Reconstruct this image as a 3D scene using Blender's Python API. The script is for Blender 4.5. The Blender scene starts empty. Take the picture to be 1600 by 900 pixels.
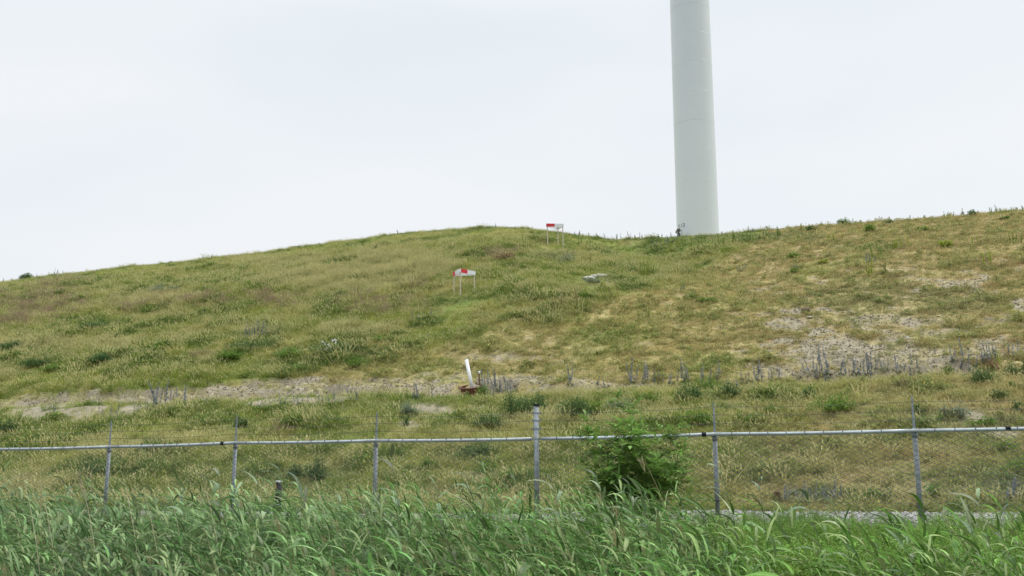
import bpy, bmesh, math, random
import numpy as np
from mathutils import Vector, Matrix, Euler
random.seed(7); rng = np.random.default_rng(11)
scene = bpy.context.scene
COL = scene.collection
R = math.radians

# ------------------------------------------------------------------ camera
FPX, PITCH = 1550.0, R(10.95)          # focal length in pixels of the 1600 wide photograph
CAM = np.array([0.0, 0.0, 1.0])
cd = bpy.data.cameras.new('camera'); cam = bpy.data.objects.new('camera', cd); COL.objects.link(cam)
cd.sensor_width = 36; cd.lens = FPX/1600*36; cd.clip_start = 0.1; cd.clip_end = 6000
cam.location = CAM; cam.rotation_euler = (R(90)+PITCH, 0, 0); scene.camera = cam
CT, ST = math.cos(PITCH), math.sin(PITCH)

# ------------------------------------------------------------------ world, sun, exposure
SUN_EL, SUN_AZ = R(56), R(68)          # azimuth measured from +Y towards +X
w = bpy.data.worlds.new('World'); scene.world = w; w.use_nodes = True
nt = w.node_tree; nt.nodes.clear(); N = nt.nodes.new; L = nt.links.new
out = N('ShaderNodeOutputWorld'); bg = N('ShaderNodeBackground'); bg.inputs[1].default_value = 0.10
sky = N('ShaderNodeTexSky'); sky.sky_type = 'NISHITA'; sky.sun_disc = False
sky.sun_elevation = SUN_EL; sky.sun_rotation = SUN_AZ; sky.air_density = 1.0; sky.dust_density = 3.0
tc = N('ShaderNodeTexCoord'); sep = N('ShaderNodeSeparateXYZ'); L(tc.outputs['Generated'], sep.inputs[0])
mp = N('ShaderNodeMapping'); mp.inputs['Scale'].default_value = (1.0, 1.0, 3.2); L(tc.outputs['Generated'], mp.inputs[0])
nz = N('ShaderNodeTexNoise'); nz.inputs['Scale'].default_value = 1.7; nz.inputs['Detail'].default_value = 3; nz.inputs['Roughness'].default_value = 0.45
L(mp.outputs[0], nz.inputs['Vector'])
cr = N('ShaderNodeValToRGB'); cr.color_ramp.elements[0].position = 0.36; cr.color_ramp.elements[1].position = 0.62
cr.color_ramp.elements[0].color = (0.79, 0.86, 0.91, 1); cr.color_ramp.elements[1].color = (0.895, 0.92, 0.945, 1)
L(nz.outputs['Fac'], cr.inputs[0])
mr = N('ShaderNodeMapRange'); mr.inputs[1].default_value = 0.42; mr.inputs[2].default_value = 1.0   # overcast sky brightens towards the zenith
mr.inputs[3].default_value = 9.35; mr.inputs[4].default_value = 24.0; mr.interpolation_type = 'SMOOTHSTEP'
L(sep.outputs[2], mr.inputs[0])
vm = N('ShaderNodeVectorMath'); vm.operation = 'SCALE'; L(cr.outputs[0], vm.inputs[0]); L(mr.outputs[0], vm.inputs[3])
mx = N('ShaderNodeMix'); mx.data_type = 'RGBA'; mx.inputs[0].default_value = 0.95
L(sky.outputs[0], mx.inputs[6]); L(vm.outputs[0], mx.inputs[7]); L(mx.outputs[2], bg.inputs[0]); L(bg.outputs[0], out.inputs[0])
sd = bpy.data.lights.new('sun', 'SUN'); sd.energy = 1.5; sd.angle = R(14); sd.color = (1.0, 0.96, 0.9)
sun = bpy.data.objects.new('sun', sd); COL.objects.link(sun)
sdir = Vector((math.sin(SUN_AZ)*math.cos(SUN_EL), math.cos(SUN_AZ)*math.cos(SUN_EL), math.sin(SUN_EL)))
sun.rotation_euler = sdir.to_track_quat('Z', 'Y').to_euler(); sun.location = (60, 30, 90)
vs = scene.view_settings; vs.view_transform = 'Standard'; vs.look = 'None'; vs.exposure = 0.12; vs.gamma = 1.0; vs.use_curve_mapping = False
try:
    scene.cycles.max_bounces = 6; scene.cycles.transparent_max_bounces = 4; scene.cycles.diffuse_bounces = 3; scene.cycles.transmission_bounces = 3
except Exception: pass

# ------------------------------------------------------------------ photo geometry helpers
def ray(px, py):
    dx, dy = (px-800)/FPX, (450-py)/FPX
    return np.array([dx, CT-dy*ST, ST+dy*CT])
def at_depth(px, py, d): return CAM + ray(px, py)*d            # d = distance along the camera axis
def at_Y(px, py, Y):
    r = ray(px, py); return CAM + r*(Y/r[1])
def project(x, y, z):
    zz = z-1.0; d = np.maximum(y*CT+zz*ST, 0.01)
    return 800+FPX*x/d, 450-FPX*(-y*ST+zz*CT)/d

# ------------------------------------------------------------------ noise
def _h(i, j, k):
    n = (i*374761393 + j*668265263 + k*974634777) & 0xffffffff
    n = ((n ^ (n >> 13))*1274126177) & 0xffffffff
    return ((n ^ (n >> 16)) & 0xffff)/65535.0
def vnoise(x, y, k=0):
    x = np.asarray(x, float); y = np.asarray(y, float)
    xi = np.floor(x).astype(np.int64); yi = np.floor(y).astype(np.int64)
    fx = x-xi; fy = y-yi; fx = fx*fx*(3-2*fx); fy = fy*fy*(3-2*fy)
    a = _h(xi, yi, k); b = _h(xi+1, yi, k); c = _h(xi, yi+1, k); d = _h(xi+1, yi+1, k)
    return (a+(b-a)*fx)*(1-fy)+(c+(d-c)*fx)*fy
def fbm(x, y, sc, k=0, o=3, rough=.55):
    t = 0; a = 1; s = 0
    for i in range(o):
        t = t+a*vnoise(x/sc*2**i+17.3*i, y/sc*2**i-9.1*i, k+i*7); s += a; a *= rough
    return t/s                                                 # 0..1
def sstep(a, b, x):
    t = np.clip((x-a)/(b-a), 0, 1); return t*t*(3-2*t)

# ------------------------------------------------------------------ terrain
def S(x, y): return (y+.336*x-16.8)/1.055                      # distance beyond the fence line
SKY = [(-900, 560), (-400, 500), (-150, 462), (0, 441), (50, 433), (90, 428), (200, 417), (330, 402), (400, 396), (600, 367), (730, 356), (770, 354), (815, 355),
       (850, 359), (900, 367), (955, 372), (1050, 370), (1125, 365.5), (1200, 358), (1300, 350), (1450, 340), (1600, 327), (1750, 316), (2100, 300), (2700, 290)]
_cx, _cz = [], []
for px, py in SKY:
    r = ray(px, py); t = 74.8/(r[1]+.336*r[0]); p = CAM+r*t; _cx.append(p[0]); _cz.append(p[2]-.06)
_cx = np.array(_cx); _cz = np.array(_cz)
PS = [-400, -30, -15.3, -13, -9.5, -6.5, -2.5, 0, 1, 5.5, 6.4, 7.2, 11, 15.6, 16.6, 19.7, 20.2, 21.2]
PZ = [-.7, -.6, -.62, -1.45, -1.25, -.75, 0.0, .2, .3, .33, .36, .55, 2.0, 3.72, 3.93, 4.02, 4.42, 4.75]
def Z(x, y, fine=True):
    x = np.asarray(x, float); y = np.asarray(y, float)
    s = S(x, y)
    wob = (fbm(x, y, 5, 40, 2)-.5)*1.3*sstep(8, 14, s)*(1-sstep(26, 32, s))
    zl = np.interp(s+wob, PS, PZ)
    zc = np.interp(x, _cx, _cz)
    t = (s-21.2)/(55-21.2)
    up = 4.75+(zc-4.75)*(t+.05*np.sin(np.pi*np.clip(t, 0, 1)))
    # shallow gully running down from the saddle in the skyline
    gx = 8.5-(s-55)*.16
    up = up-.9*np.exp(-((x-gx)/3.2)**2)*sstep(30, 44, s)*(1-sstep(50, 55, s))
    pl = zc-.012*np.maximum(s-55, 0)
    k = .25; h = np.clip(.5+.5*(pl-up)/k, 0, 1); sm = pl*(1-h)+up*h-k*h*(1-h)
    z = np.where(s > 21.2, sm, zl)
    amp = sstep(7, 12, s)*(1-.65*sstep(46, 54, s))*(1-sstep(90, 140, s))
    z = z+amp*(fbm(x, y, 7, 3, 3)-.5)*.55+amp*(fbm(x, y, 1.3, 9, 2)-.5)*.12
    scar = np.exp(-((s-20.6)/1.6)**2); led = fbm(x*.25, s, .7, 33, 3); z = z+scar*(sstep(.42, .5, led)-.5)*.42
    z = z+scar*(fbm(x*.6, y, .7, 21, 3)-.5)*.5
    z = z+(1-amp)*(fbm(x, y, 2.0, 5, 2)-.5)*.06*sstep(-13, -8, s)
    return z
def hit(px, py, smax=70):
    r = ray(px, py); ts = np.arange(6, 110, .04); P = CAM+r*ts[:, None]
    zz = Z(P[:, 0], P[:, 1]); i = np.argmax(zz > P[:, 2])
    if not (zz > P[:, 2]).any():
        t = 74.4/(r[1]+.336*r[0]); p = CAM+r*t; return np.array([p[0], p[1], float(Z(p[0], p[1]))])
    p = P[i]; return np.array([p[0], p[1], float(Z(p[0], p[1]))])

def GL_(x, y): return 2.6+3.3*sstep(-.02, .16, x/np.maximum(y, 1.))      # far edge of the gravel: it narrows to the left, where grass has overgrown it
# ---- ground cover, painted once over the place (colour of what grows there)
BARE = [(1310, 550, 75, 24, 1.15), (1400, 505, 80, 12, .6), (1430, 560, 90, 16, .8), (1240, 505, 40, 9, .8), (1535, 548, 30, 14, .8), (1440, 575, 60, 9, .9), (1390, 540, 40, 22, .6),
        (1200, 575, 40, 8, .5), (1480, 520, 50, 9, .5), (1525, 650, 22, 7, .9), (1570, 678, 30, 5, .7), (800, 560, 90, 8, .5), (700, 640, 50, 9, .7), (640, 665, 18, 6, .7),
        (820, 593, 45, 7, .9), (960, 604, 60, 5, .9), (340, 612, 90, 8, .8), (480, 598, 90, 7, .8), (100, 640, 130, 15, 1), (250, 628, 110, 12, 1), (430, 618, 140, 13, 1), (600, 606, 80, 8, .7),
        (1310, 585, 110, 8, .8), (620, 596, 60, 5, .7), (745, 745, 50, 8, .5), (1490, 770, 60, 8, .7), (1330, 765, 50, 5, .4), (700, 585, 60, 5, .5), (1205, 540, 16, 6, .7)]
RED = [(60, 480, 80, 22, .8), (30, 500, 50, 14, .8), (440, 470, 60, 14, .9), (590, 480, 70, 16, .9), (785, 402, 30, 10, .9), (230, 480, 60, 16, .5), (90, 450, 60, 14, .5), (650, 448, 30, 10, .6),
       (880, 455, 40, 16, .35), (300, 475, 100, 12, .5), (780, 490, 60, 10, .4), (560, 560, 40, 10, .3), (320, 560, 30, 10, .6), (1420, 610, 50, 10, .6), (1550, 585, 30, 10, .6), (450, 680, 90, 9, .4)]
DARK = [(150, 508, 55, 12, .8), (60, 560, 60, 18, .7), (480, 560, 60, 14, .6), (400, 530, 40, 18, .7), (560, 555, 60, 14, .8), (640, 545, 40, 10, .5), (260, 570, 60, 12, .5), (180, 560, 40, 12, .5),
        (150, 735, 70, 16, .7), (250, 710, 60, 12, .6), (320, 650, 60, 18, .4), (740, 710, 40, 14, .5), (640, 745, 60, 20, .4), (880, 650, 60, 20, .5), (1120, 610, 60, 14, .5), (300, 745, 50, 12, .5),
        (420, 745, 50, 16, .6), (460, 650, 60, 14, .5), (1090, 375, 110, 9, .5), (980, 385, 60, 8, .3), (1350, 385, 60, 6, .3), (1300, 780, 90, 10, .6), (1240, 690, 90, 18, .3), (250, 450, 50, 10, .4), (110, 410, 60, 8, .3)]
PALE = [(250, 470, 60, 9, .8), (520, 440, 90, 16, .8), (640, 420, 70, 16, .9), (560, 520, 60, 10, .5), (130, 540, 60, 8, .7), (20, 545, 40, 8, .7), (430, 410, 80, 10, .5), (610, 400, 60, 10, .6), (400, 520, 30, 8, .5),
        (900, 660, 120, 10, .5), (200, 700, 90, 20, .4), (60, 760, 90, 16, .5), (330, 690, 70, 14, .4)]
GREY = [(110, 433, 40, 8, .6), (870, 400, 40, 10, .5), (1180, 370, 100, 7, .5), (1400, 470, 150, 30, .35), (1500, 660, 80, 20, .6), (1400, 560, 140, 20, .4), (660, 640, 40, 8, .5), (940, 440, 30, 10, .6), (1000, 640, 60, 14, .5), (1590, 770, 60, 20, .8), (1270, 775, 60, 10, .6)]
def blob(L_, px, py, nx):
    v = np.zeros_like(px)
    for a, b, rx, ry, st in L_:
        d = ((px-a)/rx)**2+((py-b)/ry)**2
        v = np.maximum(v, st*(1-sstep(.25, 1.7, d+nx)))
    return v
TB = ([-900, 0, 400, 560, 650, 760, 860, 950, 1050, 1120, 1170, 1230, 3000], [640, 618, 594, 572, 546, 522, 505, 478, 436, 402, 384, 330, 300])
def cover(x, y):
    z = Z(x, y); px, py = project(x, y, z); s = S(x, y)
    n1 = fbm(x, y, 3.2, 50, 3); n2 = fbm(x, y, .9, 60, 2); n3 = fbm(x, y, .35, 70, 2)
    nx = (n2-.5)*2.4+(n3-.5)*1.6
    tb = np.interp(px, TB[0], TB[1])
    tall = (1-sstep(-10, 12, py-tb+(n1-.5)*34))*(s > 19)
    low = (s <= 18.6)
    c = dict(px=px, py=py, s=s, z=z, n1=n1, n2=n2, n3=n3, tall=tall, low=low, gl=GL_(x, y),
             bare=blob(BARE, px, py, nx), red=blob(RED, px, py, nx), dark=blob(DARK, px, py, nx), pale=blob(PALE, px, py, nx), grey=blob(GREY, px, py, nx))
    right = sstep(1040, 1250, px)
    c['right'] = right
    spots = sstep(.60, .72, n2+.12*(n3-.5))
    c['bare'] = np.maximum(c['bare'], (1-tall)*(~low)*spots*(.25+.55*right*sstep(400, 470, py)))
    c['bare'] = np.maximum(c['bare'], np.exp(-((s-20.5)/1.0)**2)*sstep(.30, .46, n2)*(1-sstep(850, 1000, px))*1.2)*(.6+.75*sstep(.35, .6, fbm(x, y, .55, 99, 2)))
    c['gp'] = sstep(.56, .70, fbm(x*.75, y, 1.5, 88, 3))*(1-.3*right)*np.maximum(np.maximum(tall, low*.8), .12); c['bare'] *= 1-.5*c['gp']
    # how straw coloured: mown right and middle slope
    dry = .10+.60*(1-tall)
    dry = np.where(low, .10+.30*right+.18*sstep(560, 700, px)*(1-sstep(800, 900, px))+.18*sstep(600, 640, py)*(1-sstep(640, 665, py))*right, dry)
    c['dry'] = np.clip(dry+(n1-.5)*1.1+(fbm(x, y, 1.6, 77, 2)-.5)*1.1+(n3-.5)*.5, 0, 1)
    return c
GREEN = np.array([.17, .27, .045]); LIME = np.array([.36, .40, .08]); TAN = np.array([.58, .48, .22]); REDB = np.array([.38, .315, .20])
BROWN = np.array([.45, .34, .18]); DEEP = np.array([.075, .175, .04]); SAGE = np.array([.22, .26, .16]); STRAW = np.array([.62, .56, .33]); SOIL = np.array([.325, .285, .205]); UMBER = np.array([.17, .14, .08])
def mixc(a, b, t): return a*(1-t[:, None])+b*t[:, None]
def grow_colour(c):
    n = len(c['px'])
    g = mixc(np.tile(GREEN, (n, 1)), LIME, np.clip(c['n2']*1.5-.25, 0, 1))
    g = mixc(g, TAN, np.clip(c['dry'], 0, 1)*.8)
    lw = (c['low']*(1-c['right'])*(1-sstep(.45, .65, c['n1'])))*.38; g = mixc(g, GREEN*.72, lw)
    mown = (1-c['tall'])*(~c['low'])
    g = mixc(g, BROWN, np.clip((mown*(.30+.40*c['right'])+c['low']*c['right']*.35)*(.4+1.5*c['n2'])*(1-.5*sstep(.55, .75, 1-c['n1'])), 0, .85))
    g = mixc(g, REDB, c['red']*.5*sstep(.25, .7, c['n2'])); g = mixc(g, DEEP, np.maximum(c['dark']*.8, c['gp']*.6)); g = mixc(g, STRAW, c['pale']*.55); g = mixc(g, SAGE, c['grey']*.8)
    return g
def ground_colour(c):
    n = len(c['px'])
    g = mixc(grow_colour(c)*.92, UMBER, np.clip(.35+.5*(c['n3']-.5)+.25*(c['low']), 0, 1))
    g = mixc(g, TAN*.95, (1-c['tall'])*(~c['low'])*.5)
    g = mixc(g, SOIL*(.72+.5*c['n3'])[:, None], np.clip(c['bare']*1.15*(.55+.9*c['n3']), 0, 1))
    grav = sstep(.6, 1.1, c['s'])*(1-sstep(-.3, .2, c['s']-c['gl']))
    g = mixc(g, np.array([.30, .285, .25]), grav)
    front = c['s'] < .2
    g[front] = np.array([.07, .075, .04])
    return g

# ------------------------------------------------------------------ materials
def new_mat(name):
    m = bpy.data.materials.new(name); m.use_nodes = True; t = m.node_tree; t.nodes.clear()
    o = t.nodes.new('ShaderNodeOutputMaterial'); b = t.nodes.new('ShaderNodeBsdfPrincipled'); t.links.new(b.outputs[0], o.inputs[0]); return m, t, b, o
def solid(name, col, rough=.6, metal=0.0, nscale=8.0, namp=.25, bump=.0, spec=.5, col2=None):
    m, t, b, o = new_mat(name); n = t.nodes.new
    tcn = n('ShaderNodeTexCoord'); no = n('ShaderNodeTexNoise'); no.inputs['Scale'].default_value = nscale; no.inputs['Detail'].default_value = 5
    t.links.new(tcn.outputs['Object'], no.inputs['Vector'])
    rp = n('ShaderNodeValToRGB'); rp.color_ramp.elements[0].position = .3; rp.color_ramp.elements[1].position = .7
    c = np.array(col); lo = np.clip(c*(1-namp), 0, 1) if col2 is None else np.array(col2); hi = np.clip(c*(1+namp*.5), 0, 1)
    rp.color_ramp.elements[0].color = (*lo, 1); rp.color_ramp.elements[1].color = (*hi, 1)
    t.links.new(no.outputs['Fac'], rp.inputs[0]); t.links.new(rp.outputs[0], b.inputs['Base Color'])
    b.inputs['Roughness'].default_value = rough; b.inputs['Metallic'].default_value = metal; b.inputs['Specular IOR Level'].default_value = spec
    if bump:
        bp = n('ShaderNodeBump'); bp.inputs['Strength'].default_value = bump; bp.inputs['Distance'].default_value = .01
        t.links.new(no.outputs['Fac'], bp.inputs['Height']); t.links.new(bp.outputs[0], b.inputs['Normal'])
    return m
def leafmat(name, tip, instanced=True, base=(.1, .15, .04), rough=.75, trans=.34, spec=.08):
    """leaf or blade: colour from the instance ('tint') or a fixed base, turned towards 'tip' where the vertex attribute 'dry' says so"""
    m, t, b, o = new_mat(name); n = t.nodes.new; l = t.links.new
    if instanced:
        a = n('ShaderNodeAttribute'); a.attribute_type = 'INSTANCER'; a.attribute_name = 'tint'; src = a.outputs['Color']
    else:
        a = n('ShaderNodeRGB'); a.outputs[0].default_value = (*base, 1); src = a.outputs[0]
    d = n('ShaderNodeAttribute'); d.attribute_name = 'dry'; v = n('ShaderNodeAttribute'); v.attribute_name = 'shade'
    mix = n('ShaderNodeMix'); mix.data_type = 'RGBA'; l(d.outputs['Fac'], mix.inputs[0]); l(src, mix.inputs[6]); mix.inputs[7].default_value = (*tip, 1)
    sc = n('ShaderNodeVectorMath'); sc.operation = 'SCALE'; l(mix.outputs[2], sc.inputs[0]); l(v.outputs['Fac'], sc.inputs[3])
    l(sc.outputs[0], b.inputs['Base Color']); b.inputs['Roughness'].default_value = rough; b.inputs['Specular IOR Level'].default_value = spec
    tr = n('ShaderNodeBsdfTranslucent'); l(sc.outputs[0], tr.inputs[0])
    ms = n('ShaderNodeMixShader'); ms.inputs[0].default_value = trans; l(b.outputs[0], ms.inputs[1]); l(tr.outputs[0], ms.inputs[2]); l(ms.outputs[0], o.inputs[0])
    return m
def grad_ground():
    m, t, b, o = new_mat('ground_cover'); n = t.nodes.new; l = t.links.new
    a = n('ShaderNodeAttribute'); a.attribute_name = 'gcol'
    g = n('ShaderNodeNewGeometry'); n1 = n('ShaderNodeTexNoise'); n1.inputs['Scale'].default_value = 9; n1.inputs['Detail'].default_value = 6; n1.inputs['Roughness'].default_value = .7
    l(g.outputs['Position'], n1.inputs['Vector'])
    mrr = n('ShaderNodeMapRange'); mrr.inputs[1].default_value = .3; mrr.inputs[2].default_value = .7; mrr.inputs[3].default_value = .55; mrr.inputs[4].default_value = 1.35; l(n1.outputs['Fac'], mrr.inputs[0])
    sc = n('ShaderNodeVectorMath'); sc.operation = 'SCALE'; l(a.outputs['Color'], sc.inputs[0]); l(mrr.outputs[0], sc.inputs[3]); l(sc.outputs[0], b.inputs['Base Color'])
    b.inputs['Roughness'].default_value = .95; b.inputs['Specular IOR Level'].default_value = .1
    bp = n('ShaderNodeBump'); bp.inputs['Strength'].default_value = .8; bp.inputs['Distance'].default_value = .06; l(n1.outputs['Fac'], bp.inputs['Height']); l(bp.outputs[0], b.inputs['Normal'])
    return m
M = {}
M['ground'] = grad_ground()
M['blade'] = leafmat('grass_blade', (.60, .56, .29))
M['blade_red'] = leafmat('grass_red_head', (.40, .30, .22))
M['herb'] = leafmat('herb_leaf', (.45, .38, .10), rough=.6, spec=.15)
M['reed'] = leafmat('reed_leaf', (.50, .43, .25), rough=.42, trans=.30, spec=.2)
M['galv'] = solid('galvanised_steel', (.27, .30, .32), .6, .2, 14, .35, spec=.5)
M['galv_rail'] = solid('galvanised_rail', (.44, .48, .50), .42, .4, 5, .25, spec=.5)
M['wire'] = solid('fence_wire', (.10, .105, .10), .6, .4, 30, .3)
M['black'] = solid('black_plastic', (.010, .011, .013), .6, 0, 10, .3, spec=.25)
M['rust'] = solid('rusted_steel', (.13, .055, .035), .85, .2, 30, .6, .5, col2=(.07, .03, .02))
M['white'] = solid('white_plastic', (.80, .81, .82), .45, 0, 6, .07)
M['whiteboard'] = solid('white_board_paint', (.74, .76, .78), .5, 0, 5, .08)
M['red'] = solid('red_board_paint', (.62, .018, .03), .5, 0, 8, .15)
M['timber'] = solid('bare_timber', (.56, .50, .38), .8, 0, 20, .2, .3)
M['tower'] = solid('tower_paint', (.555, .595, .67), .35, 0, .25, .035, spec=.5)
M['seam'] = solid('tower_seam_paint', (.58, .64, .705), .4, 0, 1, .05)
M['seamd'] = solid('tower_flange_line', (.47, .525, .59), .5, 0, 1, .05)
M['ink'] = solid('black_lettering', (.05, .055, .055), .5, 0, 5, .1)
M['stone'] = None

# ------------------------------------------------------------------ mesh + object helpers
def tag(o, label=None, cat=None, group=None, kind=None):
    if label: o['label'] = label
    if cat: o['category'] = cat
    if group: o['group'] = group
    if kind: o['kind'] = kind
    return o
class MB:
    def __init__(s): s.v = []; s.f = []; s.dry = []; s.sh = []
    def add(s, vs, fs, dry=0.0, sh=1.0):
        k = len(s.v); s.v += [tuple(float(c) for c in v) for v in vs]; s.f += [tuple(k+i for i in f) for f in fs]
        s.dry += (list(dry) if hasattr(dry, '__len__') else [dry]*len(vs)); s.sh += [sh]*len(vs)
    def box(s, lo, hi):
        x0, y0, z0 = lo; x1, y1, z1 = hi
        s.add([(x0,y0,z0),(x1,y0,z0),(x1,y1,z0),(x0,y1,z0),(x0,y0,z1),(x1,y0,z1),(x1,y1,z1),(x0,y1,z1)],
              [(0,3,2,1),(4,5,6,7),(0,1,5,4),(1,2,6,5),(2,3,7,6),(3,0,4,7)])
    def tube(s, pts, rad, n=8, cap=True, dry=0.0, sh=1.0):
        pts = [Vector(p) for p in pts]; rr = rad if hasattr(rad, '__len__') else [rad]*len(pts); V = []; F = []
        for i, p in enumerate(pts):
            d = (pts[min(i+1, len(pts)-1)]-pts[max(i-1, 0)]).normalized()
            a = d.cross(Vector((0, 0, 1)) if abs(d.z) < .9 else Vector((1, 0, 0))).normalized(); b = d.cross(a)
            for k in range(n):
                t = 2*math.pi*k/n; V.append(p+(a*math.cos(t)+b*math.sin(t))*rr[i])
        for i in range(len(pts)-1):
            for k in range(n): F.append((i*n+k, i*n+(k+1) % n, (i+1)*n+(k+1) % n, (i+1)*n+k))
        if cap and n > 2: F.append(tuple(range(n-1, -1, -1))); F.append(tuple(range((len(pts)-1)*n, len(pts)*n)))
        s.add(V, F, dry, sh)
    def strip(s, pts, wid, side, dry=0.0, sh=1.0, fold=0.0):
        """a ribbon leaf; side = unit vector of its width, fold lifts the rims"""
        V = []; F = []; dd = []; n = len(pts)
        for i, p in enumerate(pts):
            w_ = wid[i]; p = Vector(p); sd_ = Vector(side)
            if fold:
                up = Vector((0, 0, 1))*fold*w_; V += [p-sd_*w_+up, p, p+sd_*w_+up]
            else: V += [p-sd_*w_, p+sd_*w_]
            k = 3 if fold else 2; d_ = dry[i] if hasattr(dry, '__len__') else dry; dd += [d_]*k
        for i in range(n-1):
            if fold: a = i*3; F += [(a, a+1, a+4, a+3), (a+1, a+2, a+5, a+4)]
            else: a = i*2; F.append((a, a+1, a+3, a+2))
        s.add(V, F, dd, sh)
    def mesh(s, name, mat, smooth=False):
        me = bpy.data.meshes.new(name); me.from_pydata(s.v, [], s.f)
        a = me.attributes.new('dry', 'FLOAT', 'POINT'); a.data.foreach_set('value', s.dry)
        a = me.attributes.new('shade', 'FLOAT', 'POINT'); a.data.foreach_set('value', s.sh)
        me.materials.append(mat)
        if smooth: me.polygons.foreach_set('use_smooth', [True]*len(me.polygons))
        me.update(); return me
def link(name, me, parent=None, loc=(0, 0, 0), rot=(0, 0, 0), scale=1.0):
    o = bpy.data.objects.new(name, me); COL.objects.link(o); o.location = [float(c) for c in loc]; o.rotation_euler = rot
    o.scale = (scale,)*3 if not hasattr(scale, '__len__') else scale
    if parent: o.parent = parent
    return o
def build(mb, name, mat, parent=None, smooth=False, loc=(0, 0, 0)): return link(name, mb.mesh(name, mat, smooth), parent, loc)
def thing(name, label, cat, loc=(0, 0, 0), rz=0.0, group=None):
    o = link(name, None, None, loc, (0, 0, rz)); o.empty_display_size = .2; return tag(o, label, cat, group)

# ------------------------------------------------------------------ the ground sheet
th = np.unique(np.round(np.concatenate([np.linspace(-180, -42, 40), np.linspace(-42, 42, 520), np.linspace(42, 180, 40)]), 5))
rr = np.concatenate([np.linspace(.5, 14, 40), np.linspace(14.2, 22, 50), np.linspace(22.1, 36, 130), np.linspace(36.12, 50, 130), np.linspace(50.2, 96, 160), np.geomspace(98, 3000, 30)])
tr_ = np.radians(th[:-1]); T, Rr = np.meshgrid(tr_, rr); gx = (np.sin(T)*Rr).ravel(); gy = (np.cos(T)*Rr).ravel()
gz = Z(gx, gy); nt_, nr_ = len(tr_), len(rr)
V = np.column_stack([gx, gy, gz]); V = np.vstack([V, [[0, 0, float(Z(0, 0))]]])
ii, jj = np.meshgrid(np.arange(nr_-1), np.arange(nt_), indexing='ij'); j2 = (jj+1) % nt_
Fq = np.stack([ii*nt_+jj, (ii+1)*nt_+jj, (ii+1)*nt_+j2, ii*nt_+j2], -1).reshape(-1, 4)[:, ::-1]
me = bpy.data.meshes.new('ground'); cidx = len(V)-1
faces = [tuple(f) for f in Fq.tolist()]+[(cidx, (j+1) % nt_, j) for j in range(nt_)]
me.from_pydata(V.tolist(), [], faces)
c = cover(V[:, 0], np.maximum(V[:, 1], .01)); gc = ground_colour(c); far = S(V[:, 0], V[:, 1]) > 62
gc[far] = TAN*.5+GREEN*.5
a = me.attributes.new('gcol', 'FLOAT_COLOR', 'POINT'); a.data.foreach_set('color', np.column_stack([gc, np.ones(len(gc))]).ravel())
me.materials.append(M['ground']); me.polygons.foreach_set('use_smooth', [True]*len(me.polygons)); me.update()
g_o = link('ground', me); g_o['kind'] = 'structure'

# ------------------------------------------------------------------ scatter (for what nobody could count)
def scatter(name, P, rot, scale, tint, idx, sources, label, cat):
    n = len(P); me = bpy.data.meshes.new(name); me.vertices.add(n); me.vertices.foreach_set('co', np.asarray(P, np.float32).ravel())
    for nm, ty, arr, key in (('rot', 'FLOAT_VECTOR', rot, 'vector'), ('size', 'FLOAT_VECTOR', scale, 'vector'), ('tint', 'FLOAT_VECTOR', tint, 'vector'), ('idx', 'INT', idx, 'value')):
        at = me.attributes.new(nm, ty, 'POINT'); at.data.foreach_set(key, np.asarray(arr, np.int32 if ty == 'INT' else np.float32).ravel())
    me.update(); o = link(name, me); tag(o, label, cat, kind='stuff')
    ng = bpy.data.node_groups.new(name+'_growth', 'GeometryNodeTree')
    ng.interface.new_socket('Geometry', in_out='INPUT', socket_type='NodeSocketGeometry'); ng.interface.new_socket('Geometry', in_out='OUTPUT', socket_type='NodeSocketGeometry')
    gi = ng.nodes.new('NodeGroupInput'); go = ng.nodes.new('NodeGroupOutput'); ip = ng.nodes.new('GeometryNodeInstanceOnPoints'); jn = ng.nodes.new('GeometryNodeJoinGeometry')
    ng.links.new(gi.outputs[0], ip.inputs['Points'])
    for s_ in reversed(sources):                      # join keeps the last link first
        oi = ng.nodes.new('GeometryNodeObjectInfo'); oi.inputs['Object'].default_value = s_; oi.inputs['As Instance'].default_value = True
        ng.links.new(oi.outputs['Geometry'], jn.inputs[0])
    ng.links.new(jn.outputs[0], ip.inputs['Instance']); ip.inputs['Pick Instance'].default_value = True
    def na(nm, ty):
        q = ng.nodes.new('GeometryNodeInputNamedAttribute'); q.data_type = ty; q.inputs[0].default_value = nm; return q.outputs[0]
    ng.links.new(na('idx', 'INT'), ip.inputs['Instance Index']); ng.links.new(na('rot', 'FLOAT_VECTOR'), ip.inputs['Rotation']); ng.links.new(na('size', 'FLOAT_VECTOR'), ip.inputs['Scale'])
    ng.links.new(ip.outputs[0], go.inputs[0])
    md = o.modifiers.new('growth', 'NODES'); md.node_group = ng
    return o
def src(name, mb, mat): return bpy.data.objects.new(name, mb.mesh(name, mat))       # source shapes, never linked to the scene themselves

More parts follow.
